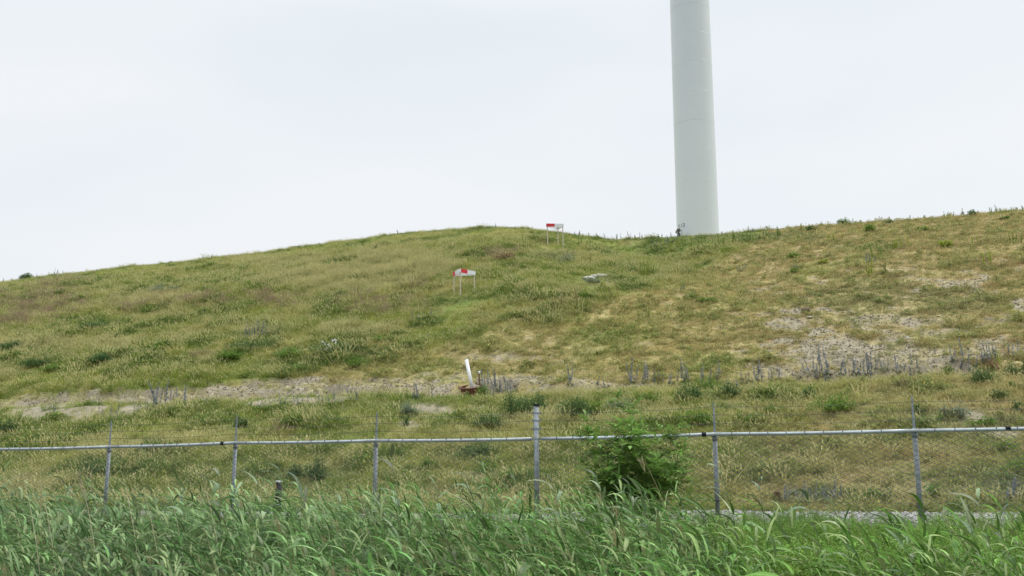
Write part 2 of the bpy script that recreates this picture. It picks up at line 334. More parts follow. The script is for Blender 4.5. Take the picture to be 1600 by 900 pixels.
# ---- tuft shapes
def tuft(n, h, rad, lean, wid, heads=0.0, flat=0.0, seed=0, segs=3, wind=.0):
    r = random.Random(seed); m = MB()
    for i in range(n):
        a = r.uniform(0, 2*math.pi); q = rad*math.sqrt(r.random()); b = Vector((math.cos(a)*q, math.sin(a)*q, -.02))
        la = r.uniform(0, 2*math.pi) if r.random() < .6 else a; ln = lean*r.uniform(.3, 1.5); hh = h*r.uniform(.55, 1.15)
        dx = math.cos(la)*ln-wind*r.uniform(.5, 1.3); dy = math.sin(la)*ln; pts = []
        for k in range(segs+1):
            t = k/segs; pts.append(b+Vector((dx*t*t*hh, dy*t*t*hh, hh*(t-flat*t*t*.8))))
        wa = r.uniform(0, math.pi); side = Vector((math.cos(wa), math.sin(wa), 0)); w_ = wid*r.uniform(.7, 1.3)
        dr = r.random(); d0 = .5 if dr < .10 else (.12 if dr < .35 else 0)
        m.strip(pts, [w_*(1-.85*(k/segs)**1.5) for k in range(segs+1)], side, d0, r.uniform(.72, 1.25))
        if heads and r.random() < heads:
            tp = pts[-1]; dd = (pts[-1]-pts[-2]).normalized(); hl = r.uniform(.08, .14)
            for sd2 in (Vector((math.cos(wa), math.sin(wa), 0)), Vector((-math.sin(wa), math.cos(wa), 0))):
                m.strip([tp-dd*hl*.4, tp+dd*hl*.25, tp+dd*hl*.8], [.003, .011, .002], sd2, 1.0, r.uniform(.8, 1.2))
    return m
def broad(n, h, rad, leaf, seed=0, upright=.4):
    """low broad-leaved clump: stems with pointed leaves"""
    r = random.Random(seed); m = MB()
    for i in range(n):
        a = r.uniform(0, 2*math.pi); q = rad*math.sqrt(r.random()); zz = h*(1-(q/rad)**2*.6)*r.uniform(.15, 1); p = Vector((math.cos(a)*q, math.sin(a)*q, zz))
        la = r.uniform(0, 2*math.pi); el = r.uniform(-.5, .8)+upright; d = Vector((math.cos(la)*math.cos(el), math.sin(la)*math.cos(el), math.sin(el))); s2 = Vector((-math.sin(la), math.cos(la), r.uniform(-.5, .5))).normalized()
        ll = leaf*r.uniform(.6, 1.3)
        m.strip([p, p+d*ll*.45, p+d*ll*.85+Vector((0, 0, -.1*ll)), p+d*ll+Vector((0, 0, -.2*ll))], [.004, ll*.24, ll*.16, .002], s2, .0 if r.random() < .93 else .7, r.uniform(.65, 1.3))
    for i in range(max(3, n//14)):
        a = r.uniform(0, 6.28); q = rad*.7*r.random(); m.strip([(math.cos(a)*q*.3, math.sin(a)*q*.3, -.02), (math.cos(a)*q, math.sin(a)*q, h*r.uniform(.6, 1))], [.006, .003], (math.sin(a), -math.cos(a), 0), .2, .8)
    return m
SRC = []
for sd_ in range(3): SRC.append(src('short_grass_tuft', tuft(16, .13, .13, .9, .0055, .05, .1, sd_), M['blade']))            # 0-2
for sd_ in range(3): SRC.append(src('tall_grass_tuft', tuft(16, .27, .14, .7, .0055, .10, 0, 10+sd_, wind=.12), M['blade']))   # 3-5
for sd_ in range(2): SRC.append(src('pale_seeding_tuft', tuft(15, .33, .15, .5, .0045, .8, 0, 20+sd_, wind=.2), M['blade']))  # 6-7
for sd_ in range(2): SRC.append(src('red_seeding_tuft', tuft(18, .34, .18, .5, .0045, .8, 0, 30+sd_, wind=.2), M['blade_red'])) # 8-9
for sd_ in range(3): SRC.append(src('flattened_straw_tuft', tuft(16, .16, .14, 1.6, .006, .05, .75, 40+sd_), M['blade']))     # 10-12
for sd_ in range(3): SRC.append(src('broad_leaf_tuft', broad(34, .2, .15, .075, 50+sd_), M['herb']))                           # 13-15
for sd_ in range(2): SRC.append(src('low_cushion_tuft', broad(34, .08, .16, .04, 60+sd_, .2), M['herb']))                      # 16-17

def wedge_points(n, umax, s0, s1):
    Yb = np.array([14, 95.]); u = rng.uniform(-umax, umax, n*3); y = rng.uniform(14, 92, n*3); x = u*y; s = S(x, y); k = (s > s0) & (s < s1)
    return x[k][:n], y[k][:n]
BARR = [tuple(hit(725, 464)[:2]), tuple(hit(866, 384)[:2]), tuple(hit(738, 613)[:2]), tuple(hit(930, 434)[:2])]
def grow(name, n, s0, s1, label, scale0):
    x, y = wedge_points(n, .60, s0, s1); c = cover(x, y); n = len(x)
    keep = rng.random(n) > np.clip(c['bare']*1.0*(.5+1.0*c['n3']), 0, .9); keep &= (c['s'] > c['gl']+.3+(c['n2']-.5)*1.5); keep &= ~((c['s'] > 16.9) & (c['s'] < 19.3) & (rng.random(n) < .3))
    x, y = x[keep], y[keep]; c = {k: (v[keep] if hasattr(v, '__len__') else v) for k, v in c.items()}; n = len(x)
    r = rng.random(n); idx = rng.integers(0, 3, n)                      # short by default
    tall = c['tall'] > rng.random(n); low = c['low']
    tallish = tall | (low & (rng.random(n) < (.62-.42*c['right'])*(.5+c['n1'])))
    idx = np.where(tallish, 3+rng.integers(0, 3, n), idx)
    idx = np.where(tallish & (r < .10+.6*c['pale']), 6+rng.integers(0, 2, n), idx)
    idx = np.where(tallish & (r > 1-.012-.42*c['red']*sstep(.3, .65, c['n2'])), 8+rng.integers(0, 2, n), idx)
    idx = np.where(~tallish & (r < .42*(.4+c['dry'])), 10+rng.integers(0, 3, n), idx)
    idx = np.where((r > .94) | (rng.random(n) < np.maximum(c['dark'], c['gp']*.8)*.45), 13+rng.integers(0, 3, n), idx)
    idx = np.where(~tallish & (rng.random(n) < .13+.4*c['grey']+.1*c['right']), 16+rng.integers(0, 2, n), idx)
    t = grow_colour(c)
    jit = rng.normal(1, .2, (n, 1))*rng.normal(1, .05, (n, 3)); t = np.clip(t*jit, .02, .7)
    bl = idx >= 13; t[bl] = t[bl]*.4+(GREEN*.75+SAGE*.25)*.6
    cu = idx >= 16; t[cu] = t[cu]*.55+(SAGE*.5+GREEN*.3)*.55
    sc = scale0*rng.uniform(.65, 1.3, n)*(.5+.95*np.clip(fbm(x, y, .8, 61, 2)*1.3-.1, 0, 1.1))*(1+.3*c['gp'])
    for bx_, by_ in BARR: sc *= 1-.65*np.exp(-((x-bx_)/2.0)**2-((y-by_+1.6)/2.6)**2)
    sc *= np.where(tallish & (c['s'] > 48), .6, 1)*np.where(c['bare'] > .3, .7, 1)
    z = Z(x, y)-.01; rot = np.column_stack([rng.normal(0, .12, n), rng.normal(0, .12, n), np.where(tallish, rng.normal(0, .5, n), rng.uniform(0, 6.28, n))])
    return scatter(name, np.column_stack([x, y, z]), rot, np.column_stack([sc, sc, sc*rng.uniform(.8, 1.2, n)]), t, idx, SRC, label, 'grass')
grow('upper_slope_grass', 210000, 19.3, 58, 'green and straw coloured rough grass covering the upper hillside', 1.0)
grow('lower_bank_grass', 100000, 2.4, 19.2, 'olive and golden grass covering the lower bank behind the fence', .82)

# ------------------------------------------------------------------ gravel track
def pebble(seed):
    r = random.Random(seed); m = MB(); bm = bmesh.new(); bmesh.ops.create_icosphere(bm, subdivisions=1, radius=1)
    for v in bm.verts: v.co *= r.uniform(.7, 1.2); v.co.z *= .65
    m.add([v.co for v in bm.verts], [[v.index for v in f.verts] for f in bm.faces]); bm.free(); return m
M['stone'] = leafmat('gravel_stone', (.5, .5, .5), trans=0.0, rough=.85, spec=.2)
PEB = [src('gravel_stone', pebble(i), M['stone']) for i in range(4)]
n = 36000; u = rng.uniform(-.62, .62, n*2); y = rng.uniform(12, 30, n*2); x = u*y; s = S(x, y); k = (s > .7) & (s < GL_(x, y)+.4*(fbm(x, y, .8, 90)-.5)*4); x, y = x[k][:n], y[k][:n]; n = len(x)
k = rng.random(n) > sstep(.62, .75, fbm(x, y, 1.1, 95))*.8; x, y = x[k], y[k]; n = len(x)
sz = rng.uniform(.018, .045, n); br = rng.uniform(.22, .52, n)[:, None]*np.array([1, .97, .92])*rng.normal(1, .02, (n, 3))
scatter('gravel_track', np.column_stack([x, y, Z(x, y)+.008]), rng.uniform(0, 6.28, (n, 3)), np.column_stack([sz]*3), br, rng.integers(0, 4, n), PEB, 'pale grey gravel strip running behind the fence at the toe of the bank', 'gravel')
# soil clods on the bare ground of the bench and the eroded right slope
x, y = wedge_points(120000, .58, 17, 50); c = cover(x, y); k = (c['bare'] > .35) & (rng.random(len(x)) < c['bare']); x, y = x[k], y[k]; n = len(x)
sz = rng.uniform(.012, .045, n)*rng.uniform(.4, 1.7, n); br = SOIL*rng.uniform(.55, 1.15, n)[:, None]
scatter('soil_clods', np.column_stack([x, y, Z(x, y)+.005]), rng.uniform(0, 6.28, (n, 3)), np.column_stack([sz*1.4, sz, sz*.7]), br, rng.integers(0, 4, n), PEB, 'clods of pale dry soil on the bare patches of the hill', 'soil')

# ------------------------------------------------------------------ reeds
def reed(seed, h=1.5, wind=.35, parts=False, lean=None):
    """common reed: stem and arching ribbon leaves blown to the left. Returns (stem MB, [leaf MB])"""
    r = random.Random(seed); st = MB(); leaves = []
    wl = (wind*r.uniform(.35, 1.5)) if lean is None else lean; yl = r.uniform(-.12, .12); pts = []
    for k in range(8):
        t = k/7; pts.append(Vector((-wl*h*t*t*.75, yl*h*t, h*t*(1-.1*wl*t))))
    st.tube(pts, [(.0045-.003*k/7)*(1.6 if parts else 1) for k in range(8)], 4, False, .12, .9)
    nl = r.randint(8, 11); sgn = r.choice((-1, 1))
    for i in range(nl):
        t = .3+.68*i/(nl-1); f = t*7; k = min(int(f), 6); p = pts[k].lerp(pts[k+1], f-k); sgn = -sgn
        ll = r.uniform(.24, .40)*(1-.35*max(0, t-.75)*4*.6); el = r.uniform(.35, 1.0)+.35*t
        az = math.pi+r.gauss(0, .8) if r.random() < .68 else r.uniform(0, 6.28)
        az += sgn*.25; d = Vector((math.cos(az), math.sin(az), 0)); droop = r.uniform(.2, 1.9); lp = [p]; e = el; q = p.copy(); ns = 7
        for j in range(ns):
            q = q+(d*math.cos(e)+Vector((0, 0, 1))*math.sin(e))*ll/ns+Vector((-wind*.035*j/ns, 0, 0)); lp.append(q.copy()); e -= droop/ns*1.35
        wm = r.uniform(.0105, .020)*(1.25 if parts else 1); w_ = [wm*x_ for x_ in (.35, .85, 1, 1, .85, .62, .35, .04)]
        tw = r.uniform(-.6, .6); side = (Vector((-d.y, d.x, 0))*math.cos(tw)+Vector((0, 0, 1))*math.sin(tw)).normalized()
        m = MB() if parts else (leaves[0] if leaves else MB())
        lsh = r.choice((.5, .7, .9, 1, 1.2, 1.45, 1.7))
        m.strip(lp, w_, side, .85 if (t < .45 and r.random() < .25) else r.choice((0, 0, .12, .3)), lsh, fold=.25)
        if parts or not leaves: leaves.append(m)
    return st, leaves
def merge(ms):
    o = MB()
    for m in ms:
        k = len(o.v); o.v += m.v; o.f += [tuple(k+i for i in f) for f in m.f]; o.dry += m.dry; o.sh += m.sh
    return o
RS = []
for i in range(14):
    st, lv = reed(100+i, wind=.42); RS.append(src('reed', merge([st]+lv), M['reed']))
for i in range(3):                                                     # last year's dead stalks
    m = MB(); r = random.Random(i); pts = [Vector((-.22*t*t*1.5-.05*t, .03*t, 1.5*t)) for t in np.linspace(0, 1, 6)]; m.tube(pts, [.004, .004, .0035, .003, .002, .0015], 4, False, .9, 1.0)
    for j in range(14):
        p = pts[-1]; a = r.uniform(0, 6.28); m.strip([p+Vector((0, 0, -.12*r.random())), p+Vector((-.05+.03*math.cos(a), .03*math.sin(a), .05*r.random()))], [.004, .001], (math.cos(a), math.sin(a), 0), 1, .9) if i == 2 else None
    RS.append(src('dead_reed', m, M['reed']))
REEDCOL = np.array([.128, .25, .07])
def reed_density(x, y):
    z = Z(x, y); px, py = project(x, y, z+1.2); s = S(x, y)
    right = sstep(1050, 1250, px)
    back = np.interp(px, [-300, 0, 150, 350, 550, 700, 850, 1000, 1100, 1250, 1450, 1600, 1900], [-4.0, -3.9, -3.4, -4.0, -3.8, -3.4, -3.9, -4.2, -4.6, -5.6, -6.0, -4.6, -4.2])
    d = 1-sstep(-.7, .5, s-back+(fbm(x, y, 1.0, 120, 2)-.5)*2.4)
    clump = sstep(.3, .6, fbm(x, y, .9, 130, 2))
    return d*(1-right*.45)*(1-right*(1-clump)*.75), px, right
n = 30000; u = rng.uniform(-.68, .68, n); y = np.sqrt(rng.uniform(4.3**2, 15.5**2, n)); x = u*y
d, px, right = reed_density(x, y); k = (rng.random(n) < d) & (S(x, y) > -13); keepi = np.nonzero(k)[0][:6500]; x, y, right = x[k], y[k], right[k]; n = min(len(x), 6500)
x, y, right = x[:n], y[:n], right[:n]
dead = rng.random(n) < .07; idx = np.where(dead, 14+rng.integers(0, 3, n), rng.integers(0, 14, n))
t = REEDCOL*rng.normal(1, .2, (n, 1))*rng.normal(1, .05, (n, 3)); t = t*(1-right[:, None]*.5)+np.array([.15, .29, .05])*right[:, None]*.5
gm = fbm(x, y, 1.6, 140)[:, None]; left_ = (1-sstep(500, 800, px[keepi]))[:, None]; t = t*(1-left_*.45)+np.array([.155, .265, .115])*left_*.45; t = t*(.4+1.2*gm); t[dead] = np.array([.42, .37, .23])*rng.normal(1, .1, (dead.sum(), 1))
sc = rng.uniform(.66, 1.0, n)*(.86+.24*fbm(x, y, 1.4, 150))*(1-.16*sstep(-6.5, -3.5, S(x, y))); sc[dead] *= rng.uniform(.95, 1.15, dead.sum()); tl_ = rng.random(n) < .07; sc[tl_] *= rng.uniform(1.1, 1.28, tl_.sum())
rot = np.column_stack([rng.normal(0, .09, n), rng.normal(-.05, .09, n), rng.normal(0, .42, n)])
scatter('reed_bed', np.column_stack([x, y, Z(x, y)-.02]), rot, np.column_stack([sc]*3), np.clip(t, .02, .6), idx, RS, 'dense bed of blue green reeds blown to the left across the whole foreground', 'reeds')

# ---- bright herbs between the reeds and the gravel
def herb(seed, h=.5):
    r = random.Random(seed); m = MB()
    for i in range(5):
        a = r.uniform(0, 6.28); q = .09*r.random(); tip = Vector((math.cos(a)*(q+.09)-.06, math.sin(a)*(q+.09), h*r.uniform(.7, 1.1))); b = Vector((math.cos(a)*q*.4, math.sin(a)*q*.4, -.03))
        m.strip([b, b.lerp(tip, .5)+Vector((0, 0, .03)), tip], [.004, .003, .001], (math.sin(a), -math.cos(a), 0), .15, .9)
        for j in range(15):
            t = .15+.85*(j/14); p = b.lerp(tip, t); la = r.uniform(0, 6.28); el = r.uniform(.1, .9); dd = Vector((math.cos(la)*math.cos(el), math.sin(la)*math.cos(el), math.sin(el))); ll = r.uniform(.05, .10)*(1.15-.6*t)
            m.strip([p, p+dd*ll*.5, p+dd*ll+Vector((0, 0, -.01))], [.002, ll*.16, .001], Vector((-math.sin(la), math.cos(la), .2)).normalized(), 0, r.uniform(.75, 1.3))
    return m
HB = [src('green_herb', herb(200+i, .5), M['herb']) for i in range(5)]
n = 30000; u = rng.uniform(-.66, .66, n); y = rng.uniform(7.5, 20, n); x = u*y; s = S(x, y); px, _ = project(x, y, Z(x, y)+.5)
right = sstep(1040, 1160, px); dn = (s > -9.5)*(1-sstep(-.3, 1.5, s+(fbm(x, y, .9, 160)-.5)*4.0))*(.30+.70*right)
dn *= 1-(1-right)*.45*sstep(-3, -.5, s)
k = rng.random(n) < dn*.8; x, y, s, right = x[k][:9500], y[k][:9500], s[k][:9500], right[k][:9500]; n = len(x)
t = np.array([.17, .30, .055])*rng.normal(1, .2, (n, 1))*rng.normal(1, .06, (n, 3)); t *= (.7+.6*fbm(x, y, 1.1, 170))[:, None]
sc = rng.uniform(.7, 1.25, n)*np.where(s > -2, .55+.15*rng.random(n), 1.0)*(.9+.35*right*(s < -4))
scatter('herb_growth', np.column_stack([x, y, Z(x, y)-.02]), np.column_stack([rng.normal(0, .1, n), rng.normal(0, .1, n), rng.uniform(0, 6.28, n)]), np.column_stack([sc, sc, sc]), np.clip(t, .02, .6), rng.integers(0, 5, n), HB,
        'bright green leafy herbs growing between the reeds and the gravel strip', 'herbs')
#@@MORE@@
# ------------------------------------------------------------------ chain link fence (one thing)
fence = thing('chain_link_fence', 'grey galvanised chain link fence with round top rail and barbed wire above', 'fence', (0, 0, 0))
rows = []
RY = {-3: 708, -2: 705, -1: 702, 0: 698.3, 1: 692.2, 2: 688.6, 3: 685.8, 4: 678.4, 5: 673, 6: 664, 7: 652}
for i in range(-3, 8):
    q = 1-.0489*i; px = 800+(-635+222.5*i)/q
    px = {0: 168, 1: 365.5, 2: 585.5, 3: 838.5, 4: 1116, 5: 1429}.get(i, px)
    rows.append((i, Vector(at_depth(px, RY[i], 19.8*q))))
TOP3 = Vector(at_depth(835.5, 634, 19.8*(1-.0489*3)))
def gz1(p): return float(Z(p.x, p.y))
along = (rows[-1][1]-rows[0][1]).normalized(); ah = Vector((along.x, along.y, 0)).normalized(); nrm = Vector((-ah.y, ah.x, 0))   # nrm points to the hill
for i, p in rows:
    g = gz1(p)
    m = MB()
    if i == 3:
        m.tube([(p.x, p.y, g-.2), (p.x-.004, p.y, TOP3.z)], .045, 14); build(m, 'post', M['galv'], fence, True)['label'] = 'thick tall corner post rising above the top rail'
        m = MB(); m.tube([(p.x, p.y, TOP3.z), (p.x, p.y, TOP3.z+.035)], .053, 14); build(m, 'post_cap', M['black'], fence)
        for dz in (.0, .17, .31, .44):
            m = MB(); m.tube([(p.x-.0, p.y, p.z+dz-.012), (p.x, p.y, p.z+dz+.012)], .050, 12); m.box((p.x-.085, p.y-.012, p.z+dz-.014), (p.x-.05, p.y+.012, p.z+dz+.014)); m.box((p.x+.05, p.y-.012, p.z+dz-.014), (p.x+.085, p.y+.012, p.z+dz+.014)); build(m, 'post_clamp', M['galv'], fence)
    else:
        q = p+nrm*.055; m.tube([(q.x, q.y, g-.2), (q.x, q.y, p.z-.03)], .038, 12); build(m, 'post', M['galv'], fence, True)
        m = MB(); m.tube([(q.x, q.y, p.z-.10), (q.x, q.y, p.z-.03)], .046, 12); m.tube([(q.x, q.y, p.z-.03), (q.x, q.y, p.z+.035)], [.044, .03], 12); build(m, 'post_collar', M['galv'], fence, True)
        m = MB(); m.tube([(q.x, q.y, p.z+.0), (q.x, q.y, p.z+.26), (q.x, q.y, p.z+.52)], [.021, .017, .012], 6); build(m, 'wire_holder', M['galv'], fence)
    m = MB(); b = g+.42
    if i != 3: m.tube([(p.x, p.y, b), (p.x, p.y, b+.02)], .05, 10); build(m, 'post_band', M['wire'], fence)
for (i, a), (j, b) in zip(rows[:-1], rows[1:]):
    a2, b2 = (a.copy(), b.copy())
    if i == 3: a2 = a.lerp(b, .028)
    if j == 3: b2 = a.lerp(b, .972)
    m = MB(); pts = [a2.lerp(b2, t)+Vector((0, 0, -.012*math.sin(math.pi*t))) for t in np.linspace(0, 1, 7)]
    m.tube(pts, .030, 10); build(m, 'top_rail', M['galv_rail'], fence, True)
    m = MB(); L_ = (b2-a2).length
    for k in range(1, int(L_/.28)):
        t = k*.28/L_; p = a2.lerp(b2, t); m.tube([p-ah*.006, p+ah*.006], .033, 8)
    build(m, 'tie_wire', M['wire'], fence)['kind'] = 'stuff'
    # the woven mesh: zigzag wires hung from the rail
    m = MB(); p_ = .070; nw = int(L_/(p_)); ga, gb = gz1(a), gz1(b)
    for k in range(nw):
        u0 = (k+.5)/nw; top = a.lerp(b, u0); top.z -= .02; zb = ga+(gb-ga)*u0+.04; ns = int((top.z-zb)/(p_*.5)); V_ = []; F_ = []
        for q in range(ns+1):
            off = (p_*.5 if (q+k) % 2 else -p_*.5); c_ = top+ah*off+Vector((0, 0, -q*p_*.5)); w_ = .0030
            V_ += [c_+Vector((0, 0, w_))-nrm*.0, c_-ah*w_+nrm*w_-Vector((0, 0, w_*.5)), c_+ah*w_-nrm*w_-Vector((0, 0, w_*.5))]
        for q in range(ns):
            for e in range(3): F_.append((q*3+e, q*3+(e+1) % 3, q*3+3+(e+1) % 3, q*3+3+e))
        m.add(V_, F_)
    o = build(m, 'wire_mesh', M['wire'], fence); o.location = (-nrm.x*.035, -nrm.y*.035, 0)
    m = MB(); m.tube([Vector((a.x, a.y, ga+.43)), Vector((b.x, b.y, gb+.43))], .0025, 4); build(m, 'tension_wire', M['wire'], fence)
    for px0, pair in ((347, (0, 1)), (1100, (3, 4)), (1572, (5, 6))):
        if pair == (i, j):
            pa = Vector(at_depth(px0, 690, 18.5)); t = min(.97, max(.03, (pa.x-a.x)/(b.x-a.x)*(1.0)))
            if i == 0: t = .915
            if i == 3: t = .945
            if i == 5: t = .42
            p = a2.lerp(b2, t); m = MB(); m.tube([p-ah*.035, p+ah*.035], .036, 12); build(m, 'rail_sleeve', M['black'], fence)
for dz in (.17, .31, .44):
    m = MB(); br = random.Random(int(dz*100))
    for (i, a), (j, b) in zip(rows[:-1], rows[1:]):
        A = a+nrm*.04+Vector((0, 0, dz)); B = b+nrm*.04+Vector((0, 0, dz)); pts = [A.lerp(B, t)+Vector((0, 0, -.03*math.sin(math.pi*t))) for t in np.linspace(0, 1, 9)]
        m.tube(pts, .0026, 4, False)
        for k in range(24):
            t = (k+.5)/24; p = A.lerp(B, t)+Vector((0, 0, -.03*math.sin(math.pi*t)))
            for s_ in (0, 1): d = Vector((br.uniform(-.3, .3), br.uniform(-1, 1), br.uniform(-1, 1))).normalized()*.016; m.tube([p-d, p+d], .0014, 3, False)
    build(m, 'barbed_wire', M['wire'], fence)

# ------------------------------------------------------------------ wind turbine tower behind the crest
TY = 105.0; tb = at_Y(1090.7, 366, TY); tx = tb[0]; gzt = float(Z(tx, TY))-.6
tow = thing('turbine_tower', 'tall pale grey round steel tower of a wind turbine standing behind the hill crest', 'tower', (tx, TY, gzt))
def trad(z): return 2.30-.0026*(z-19)*1.0 if z < 60 else 2.30-.0026*41-.006*(z-60)
m = MB(); zs = [gzt, 19, 25, 31, 37, 43, 49, 55, 61, 70, 80, 90]; m.tube([(0, 0, z-gzt) for z in zs], [trad(z) for z in zs], 72); build(m, 'shaft', M['tower'], tow, True)
for py, k in ((325, 0), (279, 0), (231, 0), (186, 1), (140, 0), (92, 0), (48, 0), (3, 1)):
    z = at_Y(1090, py, TY-2.28)[2]; m = MB(); r_ = trad(z)
    m.tube([(0, 0, z-gzt-.022), (0, 0, z-gzt+.022)], r_+.005, 72); o = build(m, 'weld_seam' if not k else 'flange_seam', M['seam'] if not k else M['seamd'], tow, True)
def on_shaft(ang, z, dr=.006):                        # ang from the side facing the camera, negative = left
    r_ = trad(z)+dr; return (math.sin(ang)*r_, -math.cos(ang)*r_, z-gzt)
def stroke(m, a0, z0, a1, z1, wd=.075):
    n_ = 4; V_ = []; F_ = []
    da, dz = (a1-a0)*2.28, z1-z0; l_ = math.hypot(da, dz) or 1; nx_, nz_ = -dz/l_*wd/2, da/l_*wd/2
    for i in range(n_+1):
        t = i/n_; a_ = a0+(a1-a0)*t; z_ = z0+(z1-z0)*t; V_ += [on_shaft(a_-nx_/2.28, z_-nz_), on_shaft(a_+nx_/2.28, z_+nz_)]
    for i in range(n_): F_.append((2*i, 2*i+1, 2*i+3, 2*i+2))
    m.add(V_, F_)
zd = at_Y(1063, 354.5, TY-1.4)[2]
GL = {'0': [(0,0,1,0),(1,0,1,1),(1,1,0,1),(0,1,0,0)], '1': [(.5,0,.5,1),(.5,1,.25,.8)], '3': [(0,0,1,0),(1,0,1,1),(1,1,0,1),(.2,.5,1,.5)]}
for ch, a0, wch in (('0', -1.34, .16), ('1', -1.10, .10), ('3', -.97, .11)):
    m = MB()
    for (x0, y0, x1, y1) in GL[ch]: stroke(m, a0+x0*wch, zd+y0*.36, a0+x1*wch, zd+y1*.36, .06)
    build(m, 'numeral', M['ink'], tow)
# access platform and curved hand rail at the left foot of the tower
m = MB(); za = at_Y(1060, 360, TY-1.2)[2]
def tp(px, py, Y=TY-2.6): p = at_Y(px, py, Y); return Vector((p[0]-tx, p[1]-TY, p[2]-gzt))
a_ = tp(1057.8, 361); b_ = tp(1062.8, 358); m.box((a_.x, a_.y-.1, a_.z), (b_.x, b_.y+1.0, b_.z)); build(m, 'platform', M['ink'], tow)
m = MB(); m.tube([tp(1061.5, 359.5), tp(1064, 359.8), tp(1067, 359.2)], .035, 6); m.tube([tp(1062.5, 359.8), tp(1064.5, 361), tp(1065.5, 363.5), tp(1066, 367), tp(1066.2, 374)], .045, 6); m.tube([tp(1058.3, 361), tp(1058.3, 374)], .05, 6); build(m, 'handrail', M['galv'], tow)
m = MB(); a_ = tp(1059.8, 368); b_ = tp(1062.8, 364); m.box((a_.x, a_.y-.1, a_.z-.6), (b_.x, b_.y+.8, b_.z)); build(m, 'step', M['ink'], tow)

# ------------------------------------------------------------------ red and white barriers
def barrier(label, ref, offs, boards, h=1.5):
    base = hit(*ref); bx, by = base[0], base[1]; o = thing('triangular_barrier', label, 'barrier', base, 0, 'red and white timber barriers on the hill')
    P = []
    for (dx, dy) in offs:
        g = float(Z(bx+dx, by+dy))-base[2]; m = MB(); tp_ = Vector((dx+random.uniform(-.04, .0), dy, h)); m.tube([(dx, dy, g-.2), tp_], .038, 6); build(m, 'post', M['timber'], o); P.append(tp_)
    for (i, j, segs) in boards:
        a, b = P[i], P[j]; d = (b-a).normalized(); nn = Vector((-d.y, d.x, 0)).normalized(); cen = sum(P, Vector())/3
        if (cen-a).dot(nn) > 0: nn = -nn
        a = a+nn*.045-d*.05; b = b+nn*.045+d*.05; hb = .10; up = Vector((0, 0, hb))
        def plank(t0, t1, th, ex):
            A = a.lerp(b, t0); B = a.lerp(b, t1); u2 = Vector((0, 0, hb+ex)); m = MB()
            vs_ = [A-u2-nn*th, B-u2-nn*th, B-u2+nn*th, A-u2+nn*th, A+u2-nn*th, B+u2-nn*th, B+u2+nn*th, A+u2+nn*th]
            m.add([v+Vector((0, 0, -.08)) for v in vs_], [(0, 3, 2, 1), (4, 5, 6, 7), (0, 1, 5, 4), (1, 2, 6, 5), (2, 3, 7, 6), (3, 0, 4, 7)]); return m
        bo = build(plank(0, 1, .012, 0), 'board', M['whiteboard'], o)
        for (t0, t1) in segs: build(plank(t0, t1, .016, .003), 'red_stripe', M['red'], bo)
    return o
barrier('lower triangular barrier of red and white boards on three pale timber posts in the grass', (719.5, 464), [(0, 0), (.72, .69), (-.40, .95)], [(0, 1, [(.05, .47)]), (2, 0, [(0, .35)]), (2, 1, [])])
barrier('upper triangular barrier near the skyline with red left half and white right half', (856, 384), [(0, 0), (1.03, .05), (.74, .75)], [(0, 1, [(0, .48)]), (1, 2, []), (0, 2, [])])

# ------------------------------------------------------------------ rusty well ring with pipes
wb = hit(738, 613); wb[2] -= .12; ring = thing('well_ring', 'rusted open steel ring half buried on the bench edge around the white pipe', 'well ring', wb); ring.rotation_euler = (R(14), R(-5), 0)
def ringmesh(r0, r1, z0, z1, n=28):
    m = MB(); V_ = []
    for k in range(n):
        a = 2*math.pi*k/n; ca, sa = math.cos(a), math.sin(a); V_ += [(r0*ca, r0*sa, z0), (r1*ca, r1*sa, z0), (r1*ca, r1*sa, z1), (r0*ca, r0*sa, z1)]
    F_ = []
    for k in range(n):
        j = (k+1) % n
        for e in range(4): F_.append((k*4+e, k*4+(e+1) % 4, j*4+(e+1) % 4, j*4+e))
    m.add(V_, F_); return m
rw = ringmesh(.40, .43, -.35, .30); rw.v = [(v[0]*(.78 if v[2] < 0 else 1), v[1]*(.78 if v[2] < 0 else 1), v[2]) for v in rw.v]; build(rw, 'wall', M['rust'], ring, False); build(ringmesh(.395, .50, .30, .335), 'rim', M['rust'], ring)
def upto(px, py, Y): return Vector(at_Y(px, py, Y))
pa = upto(739.0, 613, wb[1]-.15); pb = upto(728.7, 562, wb[1]+.0)
m = MB(); m.tube([pa, pb], .068, 18); d = (pb-pa).normalized(); o = build(m, 'white_pipe', M['white'], None, True); tag(o, 'long white plastic pipe leaning left out of the rusted ring', 'pipe')
m = MB(); m.tube([pb-d*.01, pb+d*.025], .06, 14); q = build(m, 'pipe_rim', M['galv'], o)
rod = thing('rusty_rod', 'thin rusty rod with small white cap standing right of the white pipe', 'rod', (0, 0, 0))
a_ = upto(749.2, 610, wb[1]+.25); b_ = upto(748.8, 584, wb[1]+.25); m = MB(); m.tube([a_, b_], .028, 8); build(m, 'shaft', M['rust'], rod, True); m = MB(); m.tube([b_, b_+Vector((0, 0, .10))], .036, 10); build(m, 'cap', M['white'], rod, True)

